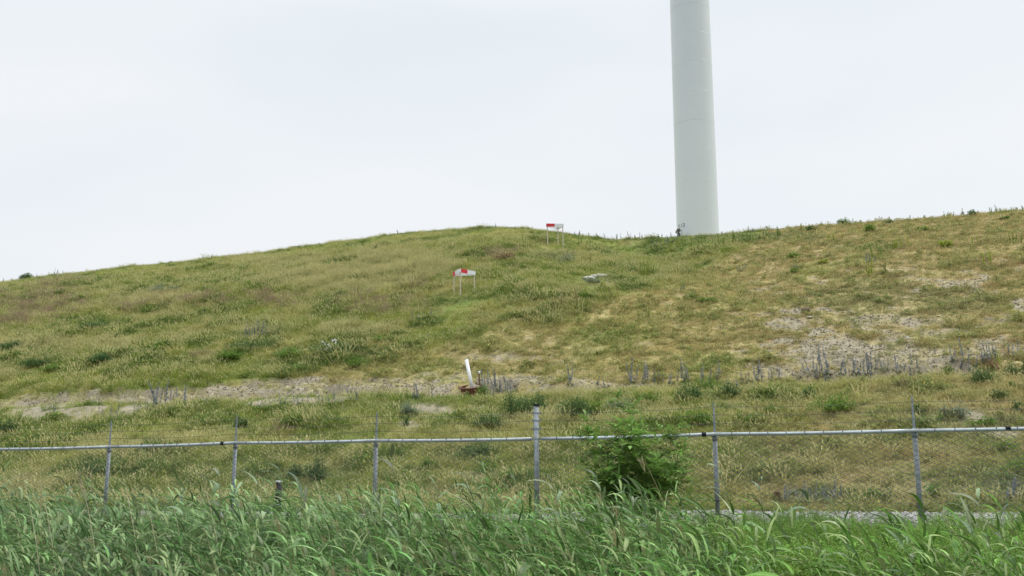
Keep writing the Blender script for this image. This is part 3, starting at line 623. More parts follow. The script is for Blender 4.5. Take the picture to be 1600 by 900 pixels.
# black marker post beyond the fence
mx_, my_ = at_Y(436, 751, 19.6)[:2]; zt = at_Y(436, 751, 19.6)[2]; g = float(Z(mx_, my_))
mk = thing('marker_post', 'short round black post with pale grey cap and orange mark behind the fence', 'marker post', (mx_, my_, g))
m = MB(); m.tube([(0, 0, -.1), (0, 0, zt-g-.03)], .06, 20); build(m, 'body', M['black'], mk, True)
m = MB(); m.tube([(0, 0, zt-g-.03), (0, 0, zt-g-.005), (0, 0, zt-g)], [.066, .066, .056], 20); build(m, 'cap', M['whiteboard'], mk)
M['orange'] = solid('orange_mark', (.75, .33, .05), .5, 0, 8, .1); m = MB()
V_ = [];
for a in np.linspace(-1.5, -.6, 5): V_ += [(math.sin(a)*.063, -math.cos(a)*.063, zt-g-.15), (math.sin(a)*.063, -math.cos(a)*.063, zt-g-.08)]
m.add(V_, [(2*i, 2*i+2, 2*i+3, 2*i+1) for i in range(4)]); build(m, 'orange_mark', M['orange'], mk)

# ------------------------------------------------------------------ stones
def rock(seed, sx, sy, sz):
    r = random.Random(seed); m = MB(); bm = bmesh.new(); bmesh.ops.create_icosphere(bm, subdivisions=2, radius=1)
    for v in bm.verts: k = .75+.35*float(fbm(v.co.x*2+seed, v.co.y*2+v.co.z, .8, seed)); v.co = Vector((v.co.x*sx*k, v.co.y*sy*k, v.co.z*sz*k))
    m.add([v.co for v in bm.verts], [[v.index for v in f.verts] for f in bm.faces]); bm.free(); return m
M['clod'] = solid('brown_clod', (.15, .11, .07), .95, 0, 9, .4, .6); M['rock'] = solid('pale_rubble', (.52, .50, .44), .9, 0, 9, .4, .6)
for px, py, a, b, cc, lab in ((920, 436.5, .26, .16, .10, 'pale rubble stone at the left end of the pile in the gully'), (927, 433.5, .16, .14, .08, 'flat pale stone second from the left in the gully pile'), (934, 432.5, .18, .15, .09, 'pale rubble stone in the middle of the gully pile'), (941, 433, .2, .15, .10, 'pale rubble stone at the right end of the gully pile'),
                         (1265, 497, .22, .15, .06, 'flat whitish stone on the bare strip of the right slope'), (1418, 530.5, .11, .09, .08, 'small white lump lying on the eroded right slope'), (1259, 488, .3, .2, .16, 'brown clod of earth above the whitish stone on the right slope')):
    p = hit(px, py); small = px > 1200; up_ = 1.0 if small else 1.5; o = build(rock(px, a*up_*(.75 if small else 1), b*up_, cc*up_), 'stone', M['clod'] if 'clod' in lab else M['rock'], None, False, (p[0], p[1], p[2]+cc*.5)); tag(o, lab, 'stone')

# ------------------------------------------------------------------ viper's bugloss
M['bugloss'] = leafmat('bugloss_flower', (.31, .325, .46), False, (.29, .35, .28), rough=.8, trans=.15, spec=.1)
M['stem'] = leafmat('weed_stem', (.2, .15, .09), False, (.15, .17, .07), trans=.05)
def spike(seed, h, r0):
    r = random.Random(seed); m = MB(); m.tube([(0, 0, 0), (0, 0, h*.9)], [.008, .004], 4, False, .1, .8)
    for i in range(int(90*max(.5, h/.5))):
        t = r.random(); z = h*(.18+.82*t); rad = r0*(1-t*.85)*r.uniform(.6, 1.1); a = r.uniform(0, 6.28); d = Vector((math.cos(a), math.sin(a), r.uniform(.1, .7))).normalized(); p = Vector((0, 0, z))
        m.strip([p, p+d*rad*.7, p+d*rad], [.004, .012, .006], Vector((-math.sin(a), math.cos(a), r.uniform(-.4, .4))), .85 if r.random() < .62 else .15, r.uniform(.6, 1.35))
    return m
SPK = [spike(i, .5, .07).mesh('flower_spike', M['bugloss']) for i in range(6)]
BAS = [broad(34, .22, .16, .10, 300+i).mesh('basal_leaves', leafmat('bugloss_leaf', (.3, .3, .2), False, (.13, .18, .09))) for i in range(3)]
def bugloss(px, py, hpx, n, spread, label, group, seed):
    r = random.Random(seed); p = hit(px, py); D = p[1]; sc = D/FPX; o = thing('bugloss_clump', label, 'flower clump', p, 0, group)
    for i in range(n):
        f = (i+.5)/n-.5; x = f*spread*sc+r.uniform(-.05, .05); y = r.uniform(-.15, .15); h = (hpx*sc*1.15+.12)*r.uniform(.6, 1.05); gz_ = float(Z(p[0]+x, p[1]+y))-p[2]
        q = link('flower_spike', SPK[r.randrange(6)], o, (x, y, gz_), (r.gauss(0, .12), r.gauss(-.04, .17), r.uniform(0, 6)), (max(.75, h/.5)*r.uniform(.75, 1.05), max(.75, h/.5)*r.uniform(.75, 1.05), h/.5))
    link('basal_leaves', BAS[seed % 3], o, (0, 0, -.02), (0, 0, r.uniform(0, 6)), (max(.6, spread*sc/.5), .8, max(.4, hpx*sc*1.1)))
BG = 'clumps of blue bugloss spikes'
BL = [(84, 652, 18, 2, 8, 'short pair of dusty blue spikes at the far left end of the eroded bench'), (155, 654, 14, 2, 6, 'small blue spikes left of the first thin fence post on the bench'),
 (174, 652, 16, 3, 14, 'blue spikes standing right above the leftmost fence post'), (214, 648, 14, 3, 12, 'low blue spikes between the leftmost post and the tall spike cluster'), (231, 640, 14, 2, 8, 'low violet tinged spikes just left of the tall spike cluster'),
 (247, 640, 36, 5, 18, 'tallest cluster of dusty blue spikes on the left bench'), (269, 632, 26, 3, 16, 'trio of blue spikes right of the tallest left cluster'), (289, 632, 28, 2, 6, 'slender pair of blue spikes against the bare bank on the left'),
 (405, 640, 18, 2, 8, 'blue spikes at the left end of the long low bugloss row'), (441, 634, 24, 2, 8, 'dark slim spikes above the grassy bank left of centre'), (470, 632, 14, 4, 26, 'low blue spikes in the bugloss row left of centre'), (512, 632, 14, 5, 30, 'dense low violet spikes in the middle of the bugloss row'),
 (555, 628, 22, 3, 16, 'blue spikes near the right end of the long low row'), (652, 626, 22, 3, 14, 'leaning dark blue spikes left of the rusted ring'), (673, 624, 16, 2, 8, 'short blue spikes just left of the rusted ring'),
 (757, 614, 36, 3, 10, 'tall pale blue spikes directly right of the rusty rod'), (776, 614, 32, 4, 12, 'thick grey blue spikes second group right of the pipe'), (789, 615, 26, 3, 10, 'dark blue spikes third group right of the pipe'), (768, 622, 16, 3, 14, 'short violet spikes in front of the tall ones beside the pipe'),
 (800, 616, 18, 2, 8, 'faint blue spikes at the right edge of the group beside the pipe'), (891, 604, 26, 2, 6, 'single pale spike pair on the bare lip right of the corner post'), (933, 607, 14, 2, 6, 'small violet spikes on the pale soil lip, left one of two'), (944, 607, 14, 2, 6, 'small violet spikes on the pale soil lip, right one of two'),
 (988, 601, 34, 3, 12, 'tall leaning spikes at the left end of the middle bench row'), (1008, 601, 28, 4, 14, 'blue spikes second in the middle bench row'), (1029, 601, 18, 4, 18, 'lower blue spikes in the middle bench row left of the fence extension'), (1050, 601, 20, 4, 16, 'blue spikes in the middle of the middle bench row'),
 (1073, 600, 28, 5, 18, 'taller blue spikes toward the right end of the middle bench row'), (1100, 598, 24, 3, 10, 'pale spikes standing apart above the fence post extension'), (1122, 597, 22, 2, 8, 'slim pale spikes right of the fence post extension'),
 (1158, 597, 14, 4, 16, 'low violet spikes at the left of the right bench row'), (1172, 597, 18, 3, 10, 'violet spikes with an orange bloom beside them on the right bench'), (1186, 597, 30, 3, 8, 'tall pale green blue spike group on the right bench'), (1208, 596, 18, 4, 18, 'mixed low blue spikes right of the tall pale group'),
 (1250, 595, 14, 4, 22, 'low purple spikes with one stem fallen to the left'), (1272, 590, 22, 4, 14, 'blue spikes at the foot of the large bare patch, far left'), (1290, 589, 32, 5, 16, 'tall blue spikes below the large bare patch'), (1316, 588, 28, 4, 14, 'blue spikes right of the tall ones below the bare patch'),
 (1338, 588, 26, 4, 14, 'blue spikes in the centre of the row below the bare patch'), (1359, 587, 34, 6, 18, 'densest tall blue violet cluster below the bare patch'), (1382, 588, 16, 4, 18, 'short blue spikes right of the densest cluster'), (1405, 587, 26, 4, 16, 'greenish spikes left of the dark slim spike'),
 (1424, 587, 28, 3, 12, 'blue spikes beside the dark slim spike'), (1438, 588, 28, 1, 4, 'single dark slim bugloss spike near the pale soil'), (1491, 572, 20, 2, 8, 'blue spikes on the pale soil left of the red brown tuft'), (1508, 575, 26, 4, 16, 'blue violet spikes on the pale soil above the green bush'),
 (1525, 574, 16, 2, 8, 'violet spike pair left of the red brown tuft'), (1541, 566, 30, 4, 12, 'tall blue spikes directly behind the red brown tuft'), (1553, 562, 24, 2, 8, 'dark blue spikes on the right side of the red brown tuft'), (1578, 558, 22, 4, 18, 'faint blue spikes near the right edge above the dark bush'),
 (887, 411, 14, 8, 22, 'grey blue bugloss patch on the slope below the upper barrier'), (1160, 424, 10, 7, 16, 'small grey blue cushion of spikes alone on the straw slope below the tower'), (1360, 410, 12, 7, 20, 'dark blue grey patch of spikes on the upper right slope'), (1243, 423, 8, 5, 14, 'faint blue tuft on the right slope beside a green one'),
 (398, 530, 26, 7, 34, 'dark blue spikes rising from green weeds on the left slope'), (1472, 382, 10, 3, 8, 'tiny purple spikes high on the right slope'), (88, 428, 12, 3, 14, 'thin spikes on the skyline at the far left'), (975, 376, 10, 8, 60, 'blue haze of spikes under the saddle of the skyline'),
 (1045, 380, 12, 9, 60, 'blue haze of spikes below the foot of the tower'), (660, 500, 12, 5, 40, 'pale violet spikes low in the tall grass of the mid slope'), (663, 532, 8, 4, 18, 'violet tinged patch near the mown edge at mid slope'), (1553, 331, 8, 4, 12, 'purple spikes on the skyline near the right edge'),
 (1228, 785, 20, 3, 10, 'dusky blue spikes at the toe of the bank seen through the fence, left group'), (1252, 786, 20, 3, 12, 'dusky blue spikes at the toe of the bank, second group from the left'), (1287, 786, 24, 7, 30, 'broad dusky violet group of spikes at the bank toe'), (1308, 786, 20, 3, 10, 'dusky spikes at the right end of the group at the bank toe'),
 (1585, 784, 30, 6, 26, 'grey blue spikes at the bank toe by the right edge'), (660, 785, 14, 3, 14, 'blue flower spikes at the toe of the bank behind the reeds')]
for k, (px, py, h, n_, sp, lab) in enumerate(BL): bugloss(px, py, h, n_, sp, lab, BG, k)

# ------------------------------------------------------------------ weeds and small bushes that can be told apart
LM = {'green': leafmat('bush_leaf', (.4, .35, .1), False, (.145, .26, .05)), 'dark': leafmat('dark_bush_leaf', (.3, .3, .1), False, (.09, .17, .06)), 'lime': leafmat('lime_weed_leaf', (.5, .45, .1), False, (.32, .40, .06)),
      'sage': leafmat('sage_weed_leaf', (.4, .38, .25), False, (.22, .28, .19)), 'brown': leafmat('brown_weed_leaf', (.3, .2, .1), False, (.27, .18, .11)), 'white': leafmat('white_blossom', (.8, .8, .75), False, (.78, .78, .74), trans=.1)}
def weed(px, py, w_, h_, kind, col, label, seed, group=None):
    p = hit(px, py); sc = p[1]/FPX; W, H = w_*sc*1.15, h_*sc*1.25+(.16 if p[1] < 36 else .06); r = random.Random(seed); lf = .07 if p[1] < 45 else .10
    nm = {'bush': 'small_bush', 'spire': 'tall_weed', 'open': 'open_weed', 'dead': 'dead_weed_clump'}[kind]; o = thing(nm, label, {'bush': 'bush', 'spire': 'weed', 'open': 'weed', 'dead': 'dead weed'}[kind], p, 0, group)
    if kind == 'bush':
        m = broad(int(min(900, max(90, 520*W*H/.6))), 1, 1, 1, seed); m.v = []; m.f = []; m.dry = []; m.sh = []
        lobes = [(r.uniform(-.5, .5)*W*.75, r.uniform(-.25, .25)*W, r.uniform(.55, 1)*H, r.uniform(.25, .42)*W) for _ in range(5)]
        for (lx, ly, lh, lr) in lobes:
            b = broad(int(min(260, max(26, 150*W*H/.5))), lh, lr, lf, r.randrange(9999)); k = len(m.v); m.v += [(v[0]+lx, v[1]+ly, v[2]) for v in b.v]; m.f += [tuple(k+i for i in f) for f in b.f]; m.dry += b.dry; m.sh += b.sh
        build(m, 'foliage', LM[col], o); m = MB()
        for (lx, ly, lh, lr) in lobes: m.tube([(lx*.3, ly*.3, -.05), (lx*.8, ly*.8, lh*.4), (lx, ly, lh*.75)], [.012, .008, .004], 4, False)
        build(m, 'stems', M['stem'], o)
    elif kind in ('spire', 'open'):
        n_ = max(1, int(w_/5)); m = MB(); st = MB()
        for i in range(n_):
            x = (r.random()-.5)*W; y = (r.random()-.5)*W*.6; hh = H*r.uniform(.6, 1.05); ln = r.gauss(-.06, .12)*hh; g = float(Z(p[0]+x, p[1]+y))-p[2]
            st.tube([(x, y, g-.03), (x+ln*.4, y, g+hh*.5), (x+ln, y, g+hh)], [.010, .007, .004], 4, False)
            for j in range(int(26+50*hh)):
                t = r.random()**.8; q = Vector((x+ln*t*t, y, g+hh*t)); a = r.uniform(0, 6.28); el = r.uniform(.1, 1.1); d = Vector((math.cos(a)*math.cos(el), math.sin(a)*math.cos(el), math.sin(el))); ll = lf*r.uniform(.7, 1.5)*(1.2-.75*t)
                m.strip([q, q+d*ll*.5, q+d*ll], [.003, ll*.19, .002], Vector((-math.sin(a), math.cos(a), r.uniform(-.3, .3))), 0 if r.random() < .85 else .6, r.uniform(.65, 1.35))
        build(m, 'foliage', LM[col], o); build(st, 'stems', M['stem'], o)
    else:
        m = MB()
        for i in range(max(5, int(w_/3.5))):
            x = (r.random()-.5)*W; y = (r.random()-.5)*W*.5; hh = H*r.uniform(.5, 1.05); ln = r.gauss(-.18, .22)*hh; g = float(Z(p[0]+x, p[1]+y))-p[2]; m.tube([(x, y, g-.03), (x+ln*.5, y, g+hh*.6), (x+ln, y, g+hh)], [.010, .009, .006], 4, False, .4, .8)
            for j in range(12): t = r.uniform(.4, 1); a = r.uniform(0, 6.28); q = Vector((x+ln*t*.95, y, g+hh*t)); m.strip([q, q+Vector((math.cos(a), math.sin(a), .8))*.045], [.010, .003], (-math.sin(a), math.cos(a), 0), .2, r.uniform(.6, 1.2))
        build(m, 'stems', LM[col], o)
    return o
WD = [(752, 622, 24, 14, 'bush', 'green', 'green weeds in front of the right side of the rusted ring'), (727, 623, 14, 8, 'open', 'green', 'small weed in front of the left side of the rusted ring'), (42, 434, 20, 8, 'bush', 'dark', 'dark rounded bush on the skyline at the far left'), (1317, 338, 13, 9, 'bush', 'green', 'round green bush just under the skyline, left of two alike'), (1360, 363, 20, 10, 'bush', 'green', 'bright green round bush alone high on the right slope'), (1440, 361, 18, 7, 'bush', 'green', 'low green bush with grey flowers high on the right slope'),
 (1518, 338, 13, 9, 'bush', 'dark', 'dark bush breaking the skyline near the right edge'), (1268, 361, 16, 6, 'bush', 'dark', 'dark green low bush on the skyline right of the tower'), (1388, 350, 12, 5, 'bush', 'dark', 'small dark bush just under the skyline right of centre'), (1571, 344, 12, 7, 'bush', 'green', 'green tuft just under the skyline at the right'),
 (1235, 404, 24, 7, 'bush', 'green', 'flat green bush on the straw slope right of the tower'), (1245, 426, 14, 6, 'bush', 'green', 'small green tuft low beside a faint blue one'), (1288, 412, 10, 6, 'bush', 'lime', 'small lime coloured tuft on the upper right slope'), (1371, 400, 18, 18, 'open', 'green', 'green leafy weed standing behind the dark blue patch'),
 (1360, 432, 20, 26, 'open', 'lime', 'lime green weed group below the dark blue patch'), (1385, 428, 5, 14, 'spire', 'green', 'single dark upright weed right of the lime weed group'), (1483, 424, 5, 16, 'spire', 'dark', 'single dark upright weed on the bare right slope'), (1545, 415, 18, 18, 'open', 'lime', 'lime green weed group near the right edge high on the slope'),
 (1523, 385, 14, 16, 'open', 'lime', 'lime weed tuft high on the far right slope'), (1590, 380, 20, 16, 'open', 'green', 'green weeds at the right edge below the skyline'), (1475, 387, 16, 10, 'bush', 'lime', 'yellow green bush high on the right slope'), (1410, 388, 26, 16, 'open', 'lime', 'loose yellow green weeds in a row on the upper right slope'),
 (1305, 378, 22, 12, 'open', 'lime', 'yellow green weeds on the slope left of the bright round bush'), (1210, 372, 18, 14, 'open', 'green', 'green weeds on the crest right of the tower'), (1050, 392, 26, 12, 'open', 'lime', 'lime coloured weeds on the gully side below the tower'), (1085, 388, 40, 16, 'open', 'green', 'green upright weeds below the foot of the tower'),
 (1130, 384, 50, 16, 'open', 'green', 'row of green upright weeds on the crest right of the tower foot'), (1180, 378, 40, 16, 'open', 'green', 'green weeds continuing the row toward the right crest'), (915, 388, 22, 14, 'open', 'green', 'green weeds just right of the upper barrier'), (922, 414, 4, 16, 'spire', 'green', 'single green upright weed below the upper barrier'),
 (975, 402, 14, 12, 'open', 'lime', 'lime weed tuft at the top of the gully'), (1008, 432, 26, 26, 'open', 'lime', 'tall lime weeds in the gully right of the stones'), (980, 436, 14, 20, 'open', 'lime', 'lime weed group between the stones and the tall lime weeds'), (972, 442, 10, 12, 'open', 'green', 'green weed clump right of the pale stones'),
 (943, 452, 14, 10, 'bush', 'lime', 'bright lime cushion below the pale stones'), (926, 443, 18, 8, 'bush', 'sage', 'blue grey bush directly below the pale stones'), (893, 480, 30, 26, 'dead', 'brown', 'leaning dead brown stems below the stones, left group'), (955, 470, 24, 26, 'dead', 'brown', 'dead brown stems below the stones, right group'), (872, 485, 22, 16, 'dead', 'brown', 'short dead brown stems left of the tall dead ones'),
 (920, 470, 22, 14, 'bush', 'green', 'green bush between the two groups of dead stems'), (1083, 468, 14, 7, 'bush', 'green', 'small green bush in the middle of the slope below the tower'), (1100, 473, 30, 6, 'bush', 'green', 'flat green patch on the slope below the tower'), (1065, 455, 12, 8, 'open', 'sage', 'grey green weed above the small green bush'),
 (525, 556, 56, 18, 'bush', 'dark', 'dark green bush beside the white flowers on the left slope'), (558, 574, 36, 14, 'bush', 'green', 'green bush at the mown edge right of the white flowers'), (640, 541, 18, 7, 'bush', 'green', 'small green bush on the mown edge at mid slope'), (603, 535, 30, 10, 'bush', 'green', 'low green bush right of the white flowers'),
 (400, 548, 70, 20, 'bush', 'dark', 'large dark green patch of weeds under the blue spikes on the left slope'), (475, 560, 50, 14, 'bush', 'green', 'leafy green bush left of the white flowers'), (360, 562, 30, 12, 'bush', 'green', 'green leafy weeds at the lower left of the large dark patch'), (262, 460, 36, 14, 'bush', 'sage', 'blue green bush high on the left slope'),
 (318, 500, 8, 18, 'spire', 'dark', 'single dark upright weed on the left slope'), (281, 483, 8, 12, 'spire', 'green', 'single green upright weed on the left slope, left of the dark one'), (145, 515, 56, 10, 'bush', 'dark', 'long dark green patch on the left slope'), (92, 525, 8, 14, 'spire', 'dark', 'dark upright weed near the left edge of the slope'), (165, 568, 36, 14, 'bush', 'dark', 'dark green bush in the lower left slope'),
 (80, 582, 28, 12, 'bush', 'green', 'green bush above the eroded bank near the left edge'), (60, 575, 30, 14, 'bush', 'dark', 'dark green bush nearest the left edge above the bank'), (15, 548, 30, 14, 'bush', 'dark', 'dark green bush cut by the left edge of the photo'), (790, 408, 26, 12, 'bush', 'brown', 'red brown bushy tuft below the hill top'),
 (12, 675, 26, 16, 'bush', 'dark', 'grey green bush at the left edge above the fence rail'), (150, 748, 44, 22, 'bush', 'dark', 'dark bush behind the fence right of centre of the left bay'), (245, 710, 34, 20, 'bush', 'dark', 'dark leafy bush behind the fence between the two left posts'), (375, 672, 18, 16, 'bush', 'dark', 'dark bush behind the second fence post'), (455, 668, 40, 20, 'bush', 'green', 'green bush on the lower bank above the rail left of centre'),
 (459, 750, 18, 22, 'bush', 'dark', 'dark curly weed behind the black marker post'), (490, 750, 30, 26, 'bush', 'dark', 'dark green bush right of the curly weed'), (388, 785, 22, 18, 'bush', 'green', 'green leafy weed at the foot of the second fence post'), (640, 650, 22, 14, 'bush', 'sage', 'silvery green weed on the bare spot above the rail'), (633, 665, 12, 8, 'bush', 'dark', 'small dark weed below the silvery one'),
 (742, 714, 40, 16, 'bush', 'dark', 'dark rounded bush behind the fence left of the corner post'), (763, 672, 40, 22, 'bush', 'dark', 'dark rounded bush above the rail left of the corner post'), (810, 650, 60, 30, 'bush', 'dark', 'wide dark bush on the bank directly behind the top of the corner post'), (835, 645, 36, 24, 'bush', 'dark', 'dark bush peeking out right of the corner post top'), (887, 655, 50, 28, 'bush', 'dark', 'dark green bush right of the corner post'),
 (925, 648, 36, 20, 'bush', 'green', 'green bush right of the dark one beyond the corner post'), (965, 642, 36, 12, 'bush', 'sage', 'low silvery bush behind the shrub top'), (1010, 632, 40, 16, 'bush', 'green', 'green bush on the bank edge right of centre'), (1075, 628, 36, 22, 'bush', 'dark', 'dark leafy bush on the bank edge left of the post extension'), (1100, 615, 46, 20, 'bush', 'green', 'leafy bush on the bank edge behind the post extension'), (1135, 620, 30, 18, 'bush', 'dark', 'dark bush on the bank edge right of the post extension'),
 (1090, 665, 34, 18, 'bush', 'green', 'green bush behind the rail right of the shrub'), (1170, 662, 34, 12, 'bush', 'green', 'low green bush above the rail in the right bay'), (1262, 624, 24, 12, 'bush', 'dark', 'small dark bush on the straw coloured bank at right'), (1300, 645, 60, 18, 'bush', 'green', 'green bush row above the rail in the right bay'), (1210, 648, 30, 12, 'bush', 'green', 'small green bush above the rail right of the post'),
 (1477, 590, 22, 12, 'bush', 'green', 'green bush on the bench edge left of the red brown tuft'), (1530, 600, 40, 18, 'bush', 'dark', 'broad dark leaved bush below the red brown tuft'), (1547, 585, 20, 12, 'bush', 'brown', 'red brown dry tuft on the bench edge at right'), (1590, 592, 30, 24, 'bush', 'dark', 'dark green bush at the right edge on the bench'), (1562, 580, 24, 26, 'open', 'lime', 'tall lime grass like weed on the bench at right'),
 (1434, 650, 16, 12, 'bush', 'dark', 'dark small bush right of the last post extension'), (1500, 655, 22, 18, 'bush', 'sage', 'grey bush left of the bare soil spot above the rail'), (1530, 668, 40, 8, 'bush', 'green', 'low green bush just above the rail at right'), (1560, 625, 20, 10, 'bush', 'dark', 'small dark bush on the brown bank at far right'), (1592, 645, 14, 14, 'bush', 'dark', 'dark weed above the rail at the right edge'), (1480, 652, 20, 12, 'bush', 'sage', 'grey green weed right of the last post'),
 (1572, 705, 30, 10, 'bush', 'green', 'green weed behind the wire mesh at far right'), (1600, 740, 50, 14, 'bush', 'green', 'green weeds behind the mesh by the right edge'), (1380, 790, 40, 20, 'bush', 'dark', 'dark leafy bush at the bank toe left of the last post'), (1350, 788, 36, 16, 'bush', 'green', 'leafy green bush at the bank toe with yellow dots'), (1460, 782, 30, 14, 'bush', 'green', 'green bush at the bank toe right of the last post'), (1500, 795, 46, 10, 'bush', 'green', 'low green bush on the gravel edge at right'),
 (760, 740, 30, 10, 'bush', 'green', 'green weed behind the mesh left of the corner post'), (670, 735, 24, 12, 'bush', 'green', 'green weed in the middle of the bay left of the corner post'), (1218, 785, 12, 10, 'bush', 'brown', 'reddish weed at the bank toe by the blue spikes')]
for k, (px, py, w_, h_, kd, cl, lab) in enumerate(WD): weed(px, py, w_, h_, kd, cl, lab, 500+k)
o = weed(515, 556, 30, 12, 'open', 'sage', 'white flowering shrub on the left slope above the mown edge', 901)
m = MB(); r = random.Random(3); p = hit(515, 556); sc = p[1]/FPX
for i in range(16):
    q = Vector(((r.random()-.5)*24*sc, -.2, r.uniform(.25, .75))); 
    for j in range(5): a = r.uniform(0, 6.28); m.strip([q, q+Vector((math.cos(a), -.3, math.sin(a)))*.055], [.03, .02], (-math.sin(a), 0, math.cos(a)), 0, 1)
build(m, 'white_blossom', LM['white'], o)
# thin weeds standing on the skyline
_n = {}
def SKL(px):
    sec = 'falling crest at the far left' if px < 450 else 'hill top left of upper barrier' if px < 850 else 'saddle right of the upper barrier' if px < 1060 else 'crest right of the tower' if px < 1300 else 'rising crest right of centre' if px < 1460 else 'crest at the far right'
    _n[sec] = _n.get(sec, 0)+1; w_ = ['first', 'second', 'third', 'fourth', 'fifth', 'sixth', 'seventh', 'eighth', 'ninth', 'tenth', 'eleventh', 'twelfth', 'thirteenth', 'fourteenth', 'fifteenth'][_n[sec]-1]
    return w_+' thin weed from the left on the '+sec
SK = [(7, 7), (18, 5), (30, 6), (60, 6), (75, 7), (98, 9), (150, 4), (210, 6), (332, 5), (437, 5), (622, 8), (745, 6), (762, 5), (775, 8), (897, 8), (905, 9), (912, 6), (921, 7), (935, 8), (947, 10), (962, 8), (985, 13), (992, 8), (1003, 9), (1026, 11), (1036, 8), (1049, 9), (1127, 6), (1166, 11), (1175, 9), (1200, 6), (1250, 7), (1284, 7), (1310, 9), (1322, 12), (1333, 10), (1345, 5), (1393, 10), (1420, 7), (1446, 7), (1475, 9), (1483, 8), (1490, 7), (1502, 11), (1507, 8), (1530, 6), (1548, 9), (1558, 12), (1566, 8), (1580, 7), (1590, 8), (1597, 7)]
for k, (px, h) in enumerate(SK):
    sy = float(np.interp(px, [a for a, b in SKY], [b for a, b in SKY])); weed(px, sy+1.5, 4 if h < 10 else 6, h*.8, 'spire', ('dark', 'green', 'sage')[k % 3], SKL(px), 700+k, 'thin weeds on the skyline')

# ------------------------------------------------------------------ leafy shrub in front of the fence
sx, sy_ = 1.74, 0; sy_ = 16.8-.336*sx-.8; g = float(Z(sx, sy_)); sy_ -= .5; g = float(Z(sx, sy_))-.1; shr = thing('leafy_shrub', 'broad bright green leafy shrub growing up over the top rail right of the corner post', 'shrub', (sx, sy_, g))
st = MB(); lf = MB(); r = random.Random(5); LEAF = 0
def leaflet(p, d, side, ll, sh):
    lf.strip([p, p+d*ll*.3, p+d*ll*.65-Vector((0, 0, .06*ll)), p+d*ll-Vector((0, 0, .16*ll))], [.003, ll*.2, ll*.16, .0015], side, 0, sh, fold=.2)
def compound(p, d, L0, sh):
    up = Vector((0, 0, 1)); s_ = d.cross(up); s_ = (s_.normalized() if s_.length > .1 else Vector((1, 0, 0))); n_ = r.choice((2, 3, 3)); q = p
    for k in range(n_+1):
        q = p+d*L0*(.35+.65*k/n_)-up*L0*.22*(k/n_)**2; ll = L0*r.uniform(.42, .58)
        if k < n_:
            for sg in (-1, 1): dd = (d*.55+s_*sg+up*r.uniform(-.35, .25)).normalized(); leaflet(q, dd, (dd.cross(up)).normalized(), ll, sh*r.uniform(.85, 1.15))
        else: leaflet(q, (d-up*.3).normalized(), s_, ll, sh)
    st.tube([p, p+d*L0*.35, q], [.0025, .002, .001], 3, False)
def branch(p, d, length, rad, lvl):
    pts = [p]; q = p.copy(); n_ = 6
    for k in range(n_):
        d = (d+Vector((r.gauss(0, .12), r.gauss(0, .12), r.gauss(.03, .08)))).normalized(); q = q+d*length/n_; pts.append(q.copy())
        if lvl < 2 and k >= 1 and r.random() < (.62 if lvl == 0 else .35):
            a = r.uniform(0, 6.28); nd = (d*.75+Vector((math.cos(a), math.sin(a)*.8, r.uniform(-.1, .5)))*.75).normalized(); branch(q, nd, length*r.uniform(.35, .55), rad*.55, lvl+1)
        if lvl >= 1 or k >= 1:
            for _ in range(1):
                if r.random() < (.8 if q.z > .35 else .55): a = r.uniform(0, 6.28); compound(q, (d*.3+Vector((math.cos(a), math.sin(a), r.uniform(-.3, .5)))).normalized(), r.uniform(.19, .30), r.choice((.55, .8, 1, 1.2, 1.5)))
    for _ in range(3): a = r.uniform(0, 6.28); compound(q, (d*.7+Vector((math.cos(a), math.sin(a), .4))*.7).normalized(), r.uniform(.15, .24), r.uniform(.9, 1.4))
    st.tube(pts, [rad*(1-.7*k/n_) for k in range(n_+1)], 5, False)
for k in range(20):
    f = k/19; ax = -1+2*f+r.gauss(0, .1); branch(Vector((ax*.30, r.uniform(-.2, .2), -.05)), Vector((ax*.30, r.gauss(0, .22), 1)).normalized(), r.choice((.9, 1.1, 1.2, 1.35, 1.5))*(1-.16*abs(ax)), .011, 0)
M['shrubleaf'] = leafmat('shrub_leaf', (.3, .4, .1), False, (.165, .29, .058), rough=.5, spec=.3, trans=.35)
build(lf, 'foliage', M['shrubleaf'], shr); build(st, 'branches', M['stem'], shr)

